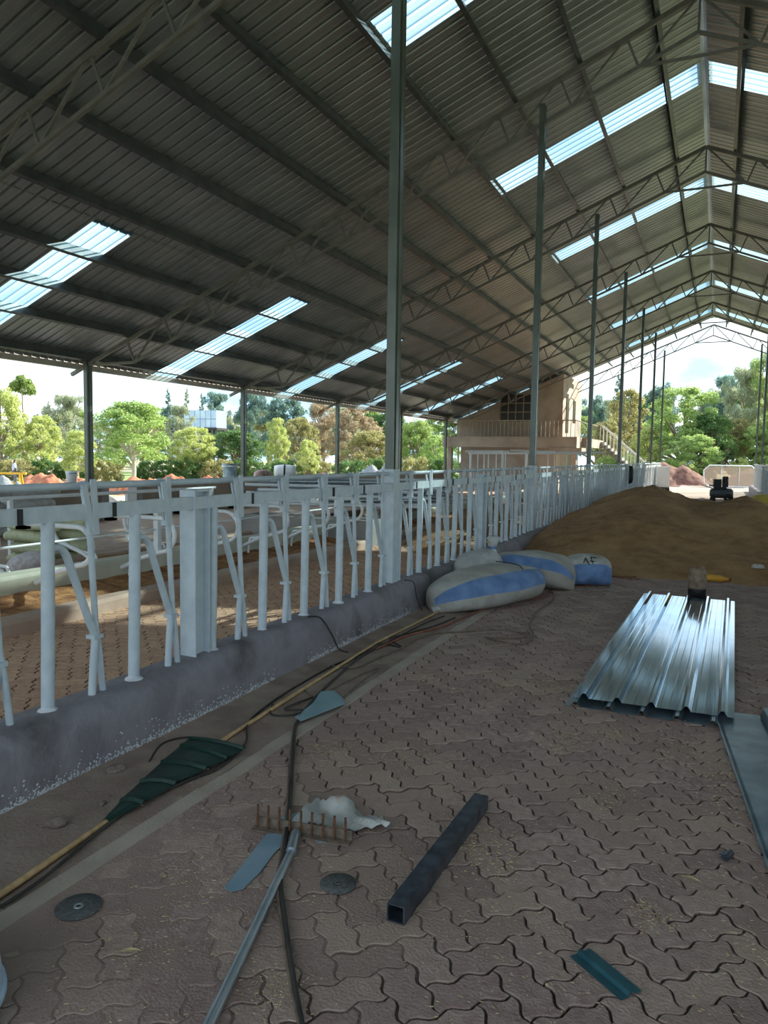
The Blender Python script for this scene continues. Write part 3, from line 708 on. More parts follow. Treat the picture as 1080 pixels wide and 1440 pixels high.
# torn plastic
nxp, nyp = 22, 16; v = []; f = []
for j in range(nyp):
    for i in range(nxp):
        u, w = i/(nxp-1), j/(nyp-1)
        x = -1.58+.40*u; yb = 2.60+.14*u+.02*math.sin(u*9); yt = 2.93-.10*u-.05*abs(math.sin(u*8)); y = yb*(1-w)+yt*w
        z = .006+.03*max(0, math.sin(w*2.6+u*1.4))*(.5+.5*math.sin(u*7+w*5))+.02*abs(math.sin(u*23+w*11))+.05*math.exp(-((u-.28)**2+(w-.85)**2)*30)
        v.append((x, y, z))
for j in range(nyp-1):
    for i in range(nxp-1):
        if (i > 17 and j > 11) or (i > 18 and 4 < j < 8) or (i < 3 and j > 11): continue
        f.append((j*nxp+i, j*nxp+i+1, (j+1)*nxp+i+1, (j+1)*nxp+i))
tag(meshobj('plastic_sheet', v, f, PLAST, None, True), 'crumpled torn clear plastic sheet with a rusty stain behind the rake', 'plastic')
# cutting discs
for (x, y), r, lab, ring in [((-1.945, 1.825), .077, 'worn grey cutting disc with a metal centre ring near the concrete strip', True), ((-1.205, 2.335), .067, 'thin dark cutting disc lying in front of the rake', False)]:
    t = thing('cutting_disc', lab, 'disc', (x, y, .002), 0, 'cutting discs on the paving')
    MB().lathe([(.009, .003), (.009, .006), (r*.4, .0065), (r*.45, .005), (r, .005), (r, .001), (.009, .001)], 36).build('abrasive_wheel', DISC, t)
    MB().lathe([(.008, .0065), (.008, .0085), (.016 if ring else .011, .0085), (.017 if ring else .012, .006)], 20).build('centre_ring', PIPE if ring else DISC, t)
# green folded roofing offcut
gl = [(-2.30, 2.29), (-2.375, 2.50), (-2.425, 2.68), (-2.485, 2.90), (-2.53, 3.10), (-2.545, 3.17)]; gr = [(-2.27, 2.30), (-2.25, 2.54), (-2.25, 2.74), (-2.215, 2.93), (-2.20, 3.06), (-2.19, 3.19)]
v = []; ts = []
for i in range(len(gl)-1):
    for k, (tt, hh) in enumerate([(0, .022), (.74, .022), (.79, .034), (.86, .034), (.91, .022)]):
        a = np.array(gl[i])*(1-tt)+np.array(gl[i+1])*tt; c = np.array(gr[i])*(1-tt)+np.array(gr[i+1])*tt
        for s in (0, .33, .66, 1): q = a*(1-s)+c*s; v.append((q[0], q[1], hh+.012*math.sin(s*3.1)+.003*i))
R_ = len(v)//4
o = meshobj('roofing_offcut', v, [(j*4+i, j*4+i+1, (j+1)*4+i+1, (j+1)*4+i) for j in range(R_-1) for i in range(3)], GREEN); md = o.modifiers.new('thickness', 'SOLIDIFY'); md.thickness = .0015
tag(o, 'dark green ribbed roofing offcut tapering to a point on the wooden pole', 'metal offcut')
flat('trim_offcut', [(-2.22, 3.72), (-2.15, 3.67), (-2.05, 4.03), (-2.11, 4.13), (-2.25, 4.27), (-2.32, 4.21), (-2.25, 4.0)], .02, BLUET, 'light blue trapezoid metal offcut by the concrete strip', .003, curl=lambda x, y: .03*max(0, (x+2.2)*3))
# teal offcut bottom right with a rib
v = []; A = Vector((-.335, 2.325, .006)); B_ = Vector((-.165, 2.195, .006)); d = B_-A; s_ = Vector((d.y, -d.x, 0)).normalized()*-1
for p in (A, A+d*.5, B_):
    for u, h in [(-.042, 0), (-.012, 0), (-.004, .010), (.006, .010), (.014, .0), (.042, .0)]: q = p+s_*u; v.append((q.x, q.y, .006+h))
o = meshobj('roofing_offcut', v, [(j*6+i, j*6+i+1, (j+1)*6+i+1, (j+1)*6+i) for j in range(2) for i in range(5)], TEAL); md = o.modifiers.new('thickness', 'SOLIDIFY'); md.thickness = .0015
tag(o, 'small teal ribbed metal offcut on the pavers near the bottom right', 'metal offcut')
t = thing('pipe_stub', 'tiny grey pipe stub lying near the flashing sheet', 'pipe', (.10, 3.16, .014), 1.2)
MB().tube([(-.03, 0, 0), (.03, 0, 0)], .0135, 12).build('stub', TUBE, t); MB().tube([(.0, .014, .0), (.0, .03, .0)], .007, 8).build('spigot', TUBE, t)
# pole
tag(MB().tube([(-2.215, 1.2, .016), (-2.23, 1.75, .016), (-2.29, 2.33, .012), (-2.40, 3.30, .014), (-2.53, 5.54, .022), (-2.50, 7.0, .02)], [.0135, .013, .0125, .012, .0105, .009], 10).build('wooden_pole', WOOD), 'long thin pale wooden pole lying along the foot of the curb', 'pole')
# stones
def stone(x, y, r, label, sq=.6, seed=0):
    bm = bmesh.new(); bmesh.ops.create_icosphere(bm, subdivisions=2, radius=1); rs = np.random.default_rng(seed); A = rs.normal(size=(6, 3))
    for v in bm.verts:
        d = 1+.16*sum(math.copysign(1, v.co.dot(Vector(a)))*min(1, abs(v.co.dot(Vector(a)))) for a in A)/2.5
        v.co = Vector((v.co.x*r*1.45*d, v.co.y*r*d, v.co.z*r*sq*d))
    me = bpy.data.meshes.new('stone'); bm.to_mesh(me); bm.free(); me.materials.append(STONE); o = link('stone', me); o.location = (x, y, r*sq*.8); o.rotation_euler = (0, 0, rs.uniform(0, 3)); tag(o, label, 'stone')
stone(-2.46, 2.20, .032, 'brown stone lying on the dusty apron nearest the left edge', .7, 1); stone(-2.62, 2.71, .035, 'squarish grey stone at the foot of the curb', .8, 2)
stone(-2.44, 2.435, .014, 'dark pebble left of the green offcut, larger of two', .8, 3); stone(-2.475, 2.50, .009, 'tiny dark pebble left of the green offcut, smaller of two', .8, 4)
# cables, hoses (pixel paths laid on the floor)
def cable(name, pix, r, m, label, z0=.0, zs=None, cat='cable', k=6, lift=.016):
    P = [Vector(onZ(x, y, lift)) for x, y in pix]
    for p in P: p.z = r+lift*.5
    if zs:
        for i, (pt) in zs.items(): P[i] = Vector(pt)
    return tag(MB().tube(smoothpts(P, k), r, 7).build(name, m), label, cat)
cable('cable', [(0, 1275), (60, 1235), (150, 1160), (205, 1125), (262, 1098), (310, 1078), (345, 1045), (350, 1015), (385, 985), (425, 960), (470, 935), (520, 915), (560, 895), (600, 875), (625, 866)], .007, CABLE, 'black cable running from the left edge under the green offcut to the bags')
cable('cable', [(425, 1440), (412, 1370), (402, 1300), (395, 1240), (400, 1195), (408, 1130), (412, 1070), (418, 1015), (440, 985), (470, 955), (505, 925), (540, 905)], .0085, CABLE, 'doubled dark cable crossing the rake head towards the curb')
cable('cable', [(421, 1440), (407, 1372), (397, 1302), (390, 1242), (396, 1195), (404, 1130), (407, 1070), (414, 1016)], .006, ROPE, 'thinner brown cable running beside the dark one across the rake')
cable('cable', [(464, 936), (500, 938), (530, 925), (562, 912), (600, 893), (650, 888), (700, 885), (735, 890), (738, 893)], .007, ROPE, 'brown cord crossing the concrete strip towards the paving')
cable('cable', [(383, 990), (382, 1004), (410, 1005), (430, 998), (400, 996), (440, 980)], .006, CABLE, 'black cable loop beside the light blue offcut')
cable('cable', [(425, 968), (445, 978), (480, 962), (515, 945), (532, 940), (500, 965), (478, 985)], .006, ROPE, 'loose brown cable loop in front of the curb')
cable('cable', [(500, 925), (530, 905), (565, 910), (548, 898), (575, 890), (610, 880), (640, 868)], .006, CABLE, 'knotted black cable end near the bags')
cable('cable', [(210, 1070), (228, 1045), (262, 1036), (300, 1040)], .005, CABLE, 'short arc of black cable behind the green offcut')
cable('cable', [(415, 862), (432, 872), (455, 900), (470, 915), (490, 917)], .006, CABLE, 'black cable hanging over the curb onto the apron', zs={0: (-2.80, 4.88, .34), 1: (-2.735, 4.96, .32), 2: (-2.722, 5.12, .16), 3: (-2.70, 5.2, .03)})
cable('cable', [(562, 812), (572, 826), (576, 850), (570, 880)], .005, CABLE, 'black cable hanging from the first column base over the curb', zs={0: (-2.80, 6.79, .34), 1: (-2.735, 6.87, .31), 2: (-2.722, 6.93, .15), 3: (-2.67, 6.95, .02)})
cable('hose', [(530, 912), (575, 893), (620, 882), (652, 868), (690, 853), (725, 845), (768, 838), (775, 828), (800, 826), (832, 822), (846, 812), (900, 814)], .008, REDC, 'reddish hose running along the front of the bags', cat='hose')
cable('hose', [(775, 828), (778, 842), (755, 860), (745, 880), (750, 892), (738, 905), (710, 903), (682, 896), (700, 897), (735, 896), (742, 886)], .008, ROPE, 'pale reddish hose looping on the paving in front of the bags', cat='hose')
cable('twig', [(846, 808), (885, 812), (905, 806), (918, 800)], .006, CABLE, 'thin dark twig lying at the foot of the soil heap', cat='twig')
# bucket wrapped in sacking at the far end of the sheets
t = thing('paint_can', 'round can with a dark lower half, wrapped in dirty paper, behind the sheets', 'can', (-.17, 9.22, 0))
MB().lathe([(.0, .0), (.095, .0), (.098, .11)], 18).build('dark_base', DARKM, t)
MB().lathe([(.098, .11), (.10, .2), (.096, .29), (.075, .335), (.03, .345), (0, .34)], 18).build('paper_wrap', mat('dirty_paper', (.17, .12, .075), (.30, .22, .15), 14, .9), t)
MB().bar((.01, -.04, .33), (.06, -.06, .36), .05, .02).build('lid_scrap', DWOOD, t)
t = thing('plastic_bottle', 'orange-yellow plastic bottle lying on the soil edge', 'bottle', (.03, 10.55, pile_z(.03, 10.55)+.045), -.15)
MB().lathe([(0, -.16), (.04, -.16), (.044, -.1), (.044, .05), (.02, .12), (.018, .15), (0, .15)], 14).build('body', YELLOW, t).rotation_euler = (0, PI/2, 0)
MB().lathe([(0, .15), (.02, .15), (.02, .18), (0, .18)], 10).build('cap', mat('brown_cap', (.2, .1, .02)), t).rotation_euler = (0, PI/2, 0)
o = link('plastic_scrap', sack_mesh('plastic_scrap', .16, .08, .06, PLAST, 41, .02, 12, 10, .08)); o.location = (.53, 11.0, pile_z(.53, 11.0)); tag(o, 'small white plastic scrap on the right of the soil edge', 'plastic')
# bucket at the camera's feet
t = thing('bucket', 'pale blue plastic tub at the bottom left corner', 'bucket', (-1.948, 1.222, 0))
MB().lathe([(.0, .0), (.235, .0), (.245, .05), (.225, .22), (.19, .30), (.12, .33), (0, .335)], 40).build('body', mat('pale_blue_plastic', (.42, .56, .72), (.48, .61, .76), 3, .35), t)
MB().lathe([(.243, .04), (.252, .05), (.250, .065), (.24, .07)], 40).build('rim', MATS['pale_blue_plastic'], t)
# straw and grit
b = MB()
cl_ = [(rng.uniform(-1.9, .6), rng.uniform(1.5, 5.5), rng.uniform(.06, .26)) for _ in range(50)]+[(-.35, 3.6, .12), (-.15, 2.62, .05), (.0, 3.0, .15), (-1.2, 2.2, .4), (-1.7, 2.6, .3), (-2.0, 2.8, .2)]
for _ in range(6500):
    cx, cy, s = cl_[rng.integers(len(cl_))]; x, y = cx+rng.normal()*s, cy+rng.normal()*s
    if x < -2.7 or x > 1.3: continue
    a = rng.uniform(0, PI); l = rng.uniform(.002, .006); w = .0009; dx, dy = math.cos(a)*l, math.sin(a)*l; ex, ey = -math.sin(a)*w, math.cos(a)*w; z = .0055 if x > -2.07 else .014
    b.add([(x-dx-ex, y-dy-ey, z), (x+dx-ex, y+dy-ey, z), (x+dx, y+dy, z+.002), (x-dx, y-dy, z+.002), (x-dx+ex, y-dy+ey, z), (x+dx+ex, y+dy+ey, z)], [(0, 1, 2, 3), (3, 2, 5, 4)])
tag(b.build('straw_chaff', STRAW), 'pale straw chaff scattered over the paving', 'straw', kind='stuff')
for (x, y), lab in [((-1.62, 1.72), 'pale dry leaf on the paving in front of the near cutting disc'), ((-.03, 2.93), 'thin pale wood splinter on the pavers right of the square tube')]:
    o = MB().add([(-.035, 0, .004), (-.01, -.008, .009), (.02, -.006, .008), (.04, 0, .004), (.015, .008, .01), (-.015, .007, .009)], [(0, 1, 2, 3, 4, 5)]).build('dry_leaf', STRAW); o.location = (x, y, .003); o.rotation_euler = (0, 0, .5 if x < -1 else -.2); tag(o, lab, 'leaf')

# ------------------------------------------------------------------ things at the far end of the alley
t = thing('compressor', 'black engine mounted on a round grey tank in the alley beyond the heap', 'compressor', (.12, 31.6, 0), .1)
o = MB().lathe([(0, -.42), (.12, -.41), (.19, -.34), (.2, -.2), (.2, .2), (.19, .34), (.12, .41), (0, .42)], 18).build('air_tank', TANKG, t); o.location = (0, 0, .32); o.rotation_euler = (0, PI/2, 0)
MB().box((-.28, -.16, .5), (.16, .16, .56)).build('bed_plate', DARKM, t); MB().box((-.30, -.15, .56), (-.02, .15, .86)).lathe([(.16, .6), (.16, .64), (0, .64)], 14, (-.3, 0, 0)).build('engine', DARKM, t)
MB().box((.02, -.12, .56), (.22, .12, .78)).lathe([(.11, .78), (.11, .94), (.08, .97), (0, .97)], 14, (.12, 0, 0)).build('pump', DARKM, t)
w_ = MB().lathe([(.07, -.04), (.15, -.04), (.16, 0), (.15, .04), (.07, .04)], 16)
for s in (-1, 1): o = w_.build('wheel', BLACK, t) if s < 0 else link('wheel', o.data, t); o.location = (.25, s*.2, .16); o.rotation_euler = (PI/2, 0, 0)
ubar('foot', (-.3, 0, 0), (-.3, 0, .16), .05, .2, DARKM, t); MB().tube([(-.35, -.15, .5), (-.7, -.15, .62), (-.7, .15, .62), (-.35, .15, .5)], .015, 6).build('handle', DARKM, t)
# mesh gate
t = thing('yard_gate', 'white octagonal pipe gate with pale infill leaning at the alley end', 'gate', (.6, 49.0, 0))
W2, H2, c_ = 1.42, 1.28, .28
P = [(-W2+c_, 0, .03), (W2-c_, 0, .03), (W2, 0, c_), (W2, 0, H2-c_), (W2-c_, 0, H2), (-W2+c_, 0, H2), (-W2, 0, H2-c_), (-W2, 0, c_), (-W2+c_, 0, .03)]
MB().tube(P, .045, 8).build('frame', WHITE2, t)
for x in (-.45, .5): ubar('upright', (x, 0, .03), (x, 0, H2), .07, .05, WHITE2, t)
for a, b_ in ((-W2+.06, -.48), (-.42, .47), (.53, W2-.06)):
    o = MB().box((a, -.008, .1), (b_, .008, H2-.08)).build('mesh_panel', MESHP, t)
# white bin on a wheeled base between the last columns
t = thing('feed_cart', 'tall white sheet cart on a black wheeled base at the end of the left fence', 'cart', (-2.50, 39.2, 0), .05)
MB().box((-.29, -.4, .24), (.29, .4, 1.25)).build('body', WHITE2, t)
for x in (-.29, -.1, .1, .29): ubar('rib', (x, -.41, .24), (x, -.41, 1.3), .03, .03, WHITE2, t)
MB().box((-.31, -.44, .14), (.31, .44, .24)).build('chassis', DARKM, t)
for x, y in ((-.22, -.36), (.22, -.36), (-.22, .36), (.22, .36)):
    o = MB().lathe([(.0, -.04), (.1, -.04), (.11, 0), (.1, .04), (0, .04)], 14).build('wheel', BLACK, t); o.location = (x, y, .11); o.rotation_euler = (PI/2, 0, 0)
# green-topped bin beside it, jacket on the fence
t = thing('plastic_drum', 'dark drum with green lid just past the last fence panel', 'drum', (-3.35, 42.0, 0))
MB().lathe([(0, 0), (.28, 0), (.3, .3), (.3, 1.0), (.28, 1.3), (0, 1.3)], 16).build('body', TANKG, t); MB().lathe([(.32, 1.3), (.32, 1.4), (.2, 1.45), (0, 1.46)], 16).build('lid', mat('green_lid', (.03, .16, .08)), t)
o = link('jacket', sack_mesh('jacket', .62, .32, .16, BLACK, 55, .03, 18, 14, .05)); o.location = (-2.80, 26.6, 1.05); o.rotation_euler = (0, PI/2, .1); tag(o, 'black jacket hung over the top rail of the left fence', 'jacket')
# odds and ends by the right fence
t = thing('wooden_crate', 'small brown wooden crate by the foot of the right fence', 'crate', (1.12, 27.5, 0), .1)
for s in (-1, 1):
    for k in range(3): MB().box((-.2, s*.15-.01, .02+.12*k), (.2, s*.15+.01, .12+.12*k)).build('slat', WOOD, t); MB().box((s*.19-.01, -.15, .02+.12*k), (s*.19+.01, .15, .12+.12*k)).build('end_slat', WOOD, t)
t = thing('wash_basin', 'yellow basin upturned on a dark tub beside the right fence', 'basin', (1.20, 24.6, 0))
MB().lathe([(0, 0), (.26, 0), (.30, .3), (.32, .32)], 20).build('dark_tub', DARKM, t); MB().lathe([(.36, .32), (.30, .36), (.24, .56), (.16, .6), (0, .6)], 20).build('yellow_basin', mat('yellow_basin', (.55, .40, .06), (.62, .46, .1), 6, .5), t)
o = link('tarpaulin', sack_mesh('tarpaulin', 1.0, .6, .28, mat('blue_grey_tarp', (.26, .32, .38), (.5, .54, .58), 5, .5), 61, .05, 20, 16, .06)); o.location = (.95, 26.4, 0); o.rotation_euler = (0, 0, .5); tag(o, 'crumpled blue-grey tarpaulin on the floor near the crate', 'tarpaulin')
def mound(name, label, cx, cy, rx, ry, h, m, base, seed, cat='soil heap', amp=.06, n=40):
    o = heightfield(name, cx-rx*1.05, cx+rx*1.05, cy-ry*1.05, cy+ry*1.05, lambda X, Y: base+bumps([(cx-rx*.1, cy, rx*.85, ry, h*.9), (cx+rx*.38, cy, rx*.6, ry*.7, h*.78), (cx-rx*.45, cy+ry*.1, rx*.5, ry*.6, h*.7)], amp, seed, 2.6, -.08)(X, Y), m, n, n); return tag(o, label, cat)
mound('soil_mound', 'red-brown earth mound beyond the alley end in front of the big green tree', -3.2, 52.5, 3.0, 2.2, 1.75, mat('red_brown_earth', (.12, .055, .04), (.22, .11, .085), 4, .95, 0, 1.0, 9), 0, 71, amp=.14)
mound('soil_mound', 'low grey earth bank behind the white gate', 3.6, 54.8, 3.9, 2.2, 1.75, mat('grey_earth', (.14, .10, .085), (.22, .17, .14), 3, .95), 0, 72)

# ------------------------------------------------------------------ house under the roof at the far left
H = thing('house', 'rough-plastered two-storey building with a balcony under the barn roof', 'house', (0, 0, 0))
hx0, hx1, hy = -12.95, -7.35, 38.4
def gable(y0, y1, x0, x1, zb):
    b = MB(); top = lambda x: roof(x)-.20
    b.add([(x0, y0, zb), (x1, y0, zb), (x1, y0, top(x1)), (x0, y0, top(x0)), (x0, y1, zb), (x1, y1, zb), (x1, y1, top(x1)), (x0, y1, top(x0))],
          [(0, 1, 2, 3), (5, 4, 7, 6), (1, 5, 6, 2), (4, 0, 3, 7), (3, 2, 6, 7)]); return b
gable(hy, 43.9, hx0, hx1, 2.6).build('upper_storey', PLASTER, H)
MB().box((-12.6, 38.1, -.1), (-7.55, 43.9, 2.1)).build('lower_storey', PLASTER, H)
MB().box((-13.25, 36.95, 2.08), (-6.35, 38.4, 2.62)).build('balcony_slab', PLASTER, H)
MB().box((-7.65, 36.9, 1.78), (-6.1, 38.4, 2.08)).build('landing_beam', PLASTER, H); MB().box((-7.35, 38.4, 2.15), (-6.1, 44.2, 2.6)).build('side_gallery', PLASTER, H)
for x in (-12.9, -6.5): MB().box((x-.12, 37.1, -.1), (x+.12, 37.35, 2.1)).build('pillar', PLASTER, H)
wn = MB().box((-10.55, hy-.03, 3.45), (-8.95, hy+.02, 4.85)).build('window', DARKW, H)
for z in (3.45, 3.92, 4.38, 4.85): ubar('mullion', (-10.6, hy-.05, z), (-8.9, hy-.05, z), .05, .05, mat('window_bars', (.30, .24, .18)), wn)
for x in (-10.58, -10.15, -9.75, -9.35, -8.92): ubar('mullion', (x, hy-.05, 3.42), (x, hy-.05, 4.88), .05, .05, mat('window_bars', (.30, .24, .18)), wn)
MB().box((-10.75, hy-.12, 3.30), (-8.75, hy, 3.42)).build('window_sill', PLASTER, H)
for y in (39.6, 41.6): MB().box((hx1-.02, y-.35, 2.9 if y < 40 else 3.5), (hx1+.03, y+.35, 4.7)).build('side_opening', DARKW, H)
RAILM = mat('beige_rail', (.34, .27, .21), (.42, .34, .27), 6, .6)
rl = ubar('railing', (-13.1, 37.05, 3.42), (-6.45, 37.05, 3.42), .06, .05, RAILM, H)
for k in range(33):
    x = -13.1+.2075*k; ubar('baluster', (x, 37.05, 2.62), (x, 37.05, 3.42), .03, .03, RAILM, H)
ubar('railing', (-6.42, 37.05, 3.42), (-6.42, 44, 3.42), .05, .04, TRUSS, H)
for k in range(16): ubar('baluster', (-6.42, 37.3+.43*k, 2.6), (-6.42, 37.3+.43*k, 3.42), .02, .02, TRUSS, H)
A, B_ = Vector((-6.1, 43.4, 2.5)), Vector((-3.4, 43.4, .15))
for k in range(14):
    p = A+(B_-A)*k/14; MB().box((p.x, 42.9, p.z-.32), (p.x+.24, 44.0, p.z)).build('stair_step', CONCG, H)
for y in (42.85, 44.05):
    ubar('stair_rail', A+Vector((0, y-43.4, .95)), B_+Vector((0, y-43.4, .95)), .05, .05, WHITE2, H)
    for k in range(15): p = A+(B_-A)*k/14; ubar('stair_baluster', p+Vector((0, y-43.4, -.1)), p+Vector((0, y-43.4, .95)), .022, .022, WHITE2, H)
# white pipe racks in front of the house
t = thing('pipe_rack', 'white pipe frame standing in front of the lower storey of the house', 'pipe frame', (0, 30, 0))
xs = [onY(p, 640, 30)[0] for p in (662, 672, 681, 687, 698, 707, 711, 740, 771, 780, 797, 812)]
upipe('top_pipe', (xs[0]-.1, 0, 1.72), (xs[-1]+.4, 0, 1.78), .04, WHITE2, t); upipe('lower_pipe', (xs[0], 0, .6), (xs[-1], 0, .6), .03, WHITE2, t)
for i, x in enumerate(xs): upipe('upright', (x, 0, -.01), (x, 0, 1.72+(.12 if i in (0, 5, 7) else 0)), .045 if i in (0, 5, 7) else .022, WHITE2, t)
for k in range(3): upipe('spare_pipe', (xs[0]-.2+1.9*k, -.1, 1.80+.06*(k % 2)), (xs[0]+1.6+1.9*k, .1, 1.82), .035, WHITE2, t)

# ------------------------------------------------------------------ yard on the left
ZG = -.70
def gz(p): return float(yard(np.array([p[0]]), np.array([p[1]]))[0])
i = 0
for cx_, D, wpx, top, lab, m in [(60, 44, 75, 664, 'long red earth mound beyond the low wall at the far left', REDSOIL), (108, 42, 45, 667, 'small red earth mound left of the first eave column', REDSOIL), (195, 40, 80, 667, 'low red earth mound right of the first eave column', REDSOIL), (245, 44, 50, 664, 'red earth mound under the leafy tree', REDSOIL), (295, 46, 50, 665, 'low reddish mound left of the ringed bucket', REDSOIL), (8, 26, 90, 669, 'grey-blue gravel pile at the left edge of the picture', GRAVEL), (526, 40, 62, 648, 'pointed pale grey gravel pile left of the first column', GRAVEL), (458, 46, 70, 660, 'low dark rubble heap left of the gravel pile', mat('dark_rubble', (.12, .06, .05), (.28, .16, .13), 4, .95))]:
    p = atD(cx_, 680, D); r = wpx*D/FPX/2; z = atD(cx_, top, D)[2]; base = gz(p)
    mound('earth_mound', lab, p[0], p[1], r*1.4, r*1.0, max(.3, (z-base)*1.05+.08), m, base, 80+i, amp=.2, n=44); i += 1
p = onX(152, 700, -14.3); mound('rubble_heap', 'pale rubble heap seen through the gap in the low wall', p[0], p[1], 1.0, .8, .75, mat('pale_rubble', (.5, .42, .36), (.72, .66, .6), 9, .9, 0, .8, 15), -.15, 95, 'rubble', .1, 30)
# buckets and barrel on the low wall
t = thing('ribbed_bucket', 'grey ribbed metal bucket standing on the low wall', 'bucket', (-12.9, 17.9, .78))
MB().lathe([(0, 0), (.19, 0)]+[(.20+.012*math.cos(k*PI)+.004*k/3, .03+.05*k) for k in range(9)]+[(.235, .45), (.235, .49), (.2, .49), (.19, .1), (0, .1)], 22).build('body', GALV2, t)
MB().lathe([(.237, .40), (.247, .42), (.237, .44)], 22).build('hoop', WHITE2, t)
t = thing('ribbed_bucket', 'small pale bucket on the low wall left of the first eave column', 'bucket', (-12.9, 12.1, .78))
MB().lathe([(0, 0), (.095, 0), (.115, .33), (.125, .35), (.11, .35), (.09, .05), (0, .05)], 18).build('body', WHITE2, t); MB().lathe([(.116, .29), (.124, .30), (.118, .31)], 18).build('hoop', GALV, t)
t = thing('barrel', 'white barrel with a black strap lying on the low wall', 'barrel', (-12.9, 20.9, 1.0), -1.1)
o = MB().lathe([(0, -.34), (.19, -.34), (.22, -.2), (.23, 0), (.22, .2), (.19, .34), (0, .34)], 18).build('body', WHITE2, t); o.rotation_euler = (PI/2, 0, 0)
o = MB().lathe([(.232, -.03), (.24, -.02), (.24, .02), (.232, .03)], 18).build('strap', BLACK, t); o.rotation_euler = (PI/2, 0, 0)
o = link('sack', sack_mesh('sack', .7, .4, .3, mat('red_brown_sack', (.25, .12, .09), (.5, .4, .36), 8, .8), 33)); o.location = (-12.9, 19.6, .78); o.rotation_euler = (0, 0, 1.5); tag(o, 'reddish-brown bundle on the low wall beside the barrel', 'bundle')
# yellow trestle, person
p = atD(11, 672, 40); t = thing('trestle', 'yellow wooden trestle in the yard at the far left', 'trestle', (p[0], p[1], gz(p)), .4)
for x in (-.7, .7):
    for s in (-1, 1): ubar('leg', (x, s*.35, 0), (x, s*.06, 1.0), .08, .06, YELLOW, t)
ubar('beam', (-1, 0, 1.02), (1, 0, 1.02), .12, .1, YELLOW, t); ubar('brace', (-.7, 0, .5), (.7, 0, .5), .08, .06, YELLOW, t)
p = atD(20.5, 660, 47); person = thing('person', 'person in a pale blue shirt standing in the yard by the trestle', 'person', (p[0], p[1], gz(p)), -.6)
def skin(name, verts, edges, rad, m, parent, lv=2):
    me = bpy.data.meshes.new(name); me.from_pydata(verts, edges, []); me.materials.append(m); o = link(name, me, parent)
    md = o.modifiers.new('skin', 'SKIN'); md.use_smooth_shade = True
    for i, r in enumerate(rad): me.skin_vertices[0].data[i].radius = (r, r) if not hasattr(r, '__len__') else r
    me.skin_vertices[0].data[0].use_root = True
    o.modifiers.new('sub', 'SUBSURF').levels = lv; o.modifiers['sub'].render_levels = lv; return o
SKIN = mat('dark_skin', (.10, .055, .035)); SHIRT = mat('pale_blue_shirt', (.50, .56, .72), (.62, .66, .8), 8, .8); TROUS = mat('grey_trousers', (.12, .12, .14), (.18, .18, .2), 8, .8)
V_ = [(0, 0, .95), (0, 0, 1.2), (0, 0, 1.42), (0, 0, 1.52), (0, .01, 1.60), (0, .01, 1.70), (.1, 0, .9), (.11, .02, .5), (.11, -.02, .08), (.11, .13, .04), (-.1, 0, .9), (-.11, .02, .5), (-.11, -.02, .08), (-.11, .13, .04),
      (.19, 0, 1.40), (.25, .0, 1.14), (.27, .08, .90), (.27, .10, .80), (-.19, 0, 1.40), (-.25, 0, 1.14), (-.27, .08, .90), (-.27, .10, .80)]
E_ = [(0, 1), (1, 2), (2, 3), (3, 4), (4, 5), (0, 6), (6, 7), (7, 8), (8, 9), (0, 10), (10, 11), (11, 12), (12, 13), (2, 14), (14, 15), (15, 16), (16, 17), (2, 18), (18, 19), (19, 20), (20, 21)]
skin('body', V_, E_, [.14, .12, .13, .05, .085, .075, .09, .06, .045, .04, .09, .06, .045, .04, .055, .045, .033, .03, .055, .045, .033, .03], SKIN, person)
skin('shirt', [(0, 0, .86), (0, 0, 1.2), (0, 0, 1.42), (.2, 0, 1.40), (.255, 0, 1.12), (-.2, 0, 1.40), (-.255, 0, 1.12)], [(0, 1), (1, 2), (2, 3), (3, 4), (2, 5), (5, 6)], [.19, .165, .15, .075, .065, .075, .065], SHIRT, person)
skin('trousers', [(0, 0, .92), (.1, 0, .84), (.11, .02, .5), (.11, -.02, .1), (-.1, 0, .84), (-.11, .02, .5), (-.11, -.02, .1)], [(0, 1), (1, 2), (2, 3), (0, 4), (4, 5), (5, 6)], [.16, .115, .085, .07, .115, .085, .07], TROUS, person)
# water tank on a stand
p = atD(289, 602, 85); zt = p[2]; t = thing('water_tank', 'pale blue panelled water tank raised on a dark stand among the trees', 'water tank', (p[0], p[1], -.7), .15)
W_ = 50*85/FPX/2; HT = 24*85/FPX
for i in range(6):
    for j in range(2): MB().box((-W_+W_*i/3+.03, -W_*.6, zt+.7+HT*j/2+.03), (-W_+W_*(i+1)/3-.03, -W_*.6+.08, zt+.7+HT*(j+1)/2-.03)).build('panel', PANELB, t)
MB().box((-W_+.02, -W_*.6+.05, zt+.7), (W_-.02, W_*.6, zt+.7+HT)).build('tank_body', mat('tank_joint', (.2, .28, .38)), t)
MB().box((-W_*1.08, -W_*.7, zt+.45), (W_*1.08, W_*.7, zt+.7)).build('platform', DARKM, t)
for x in (-.8, 0, .8):
    for y in (-.5, .5): ubar('stand_leg', (x*W_, y*W_, 0), (x*W_, y*W_, zt+.5), .2, .2, DARKM, t)

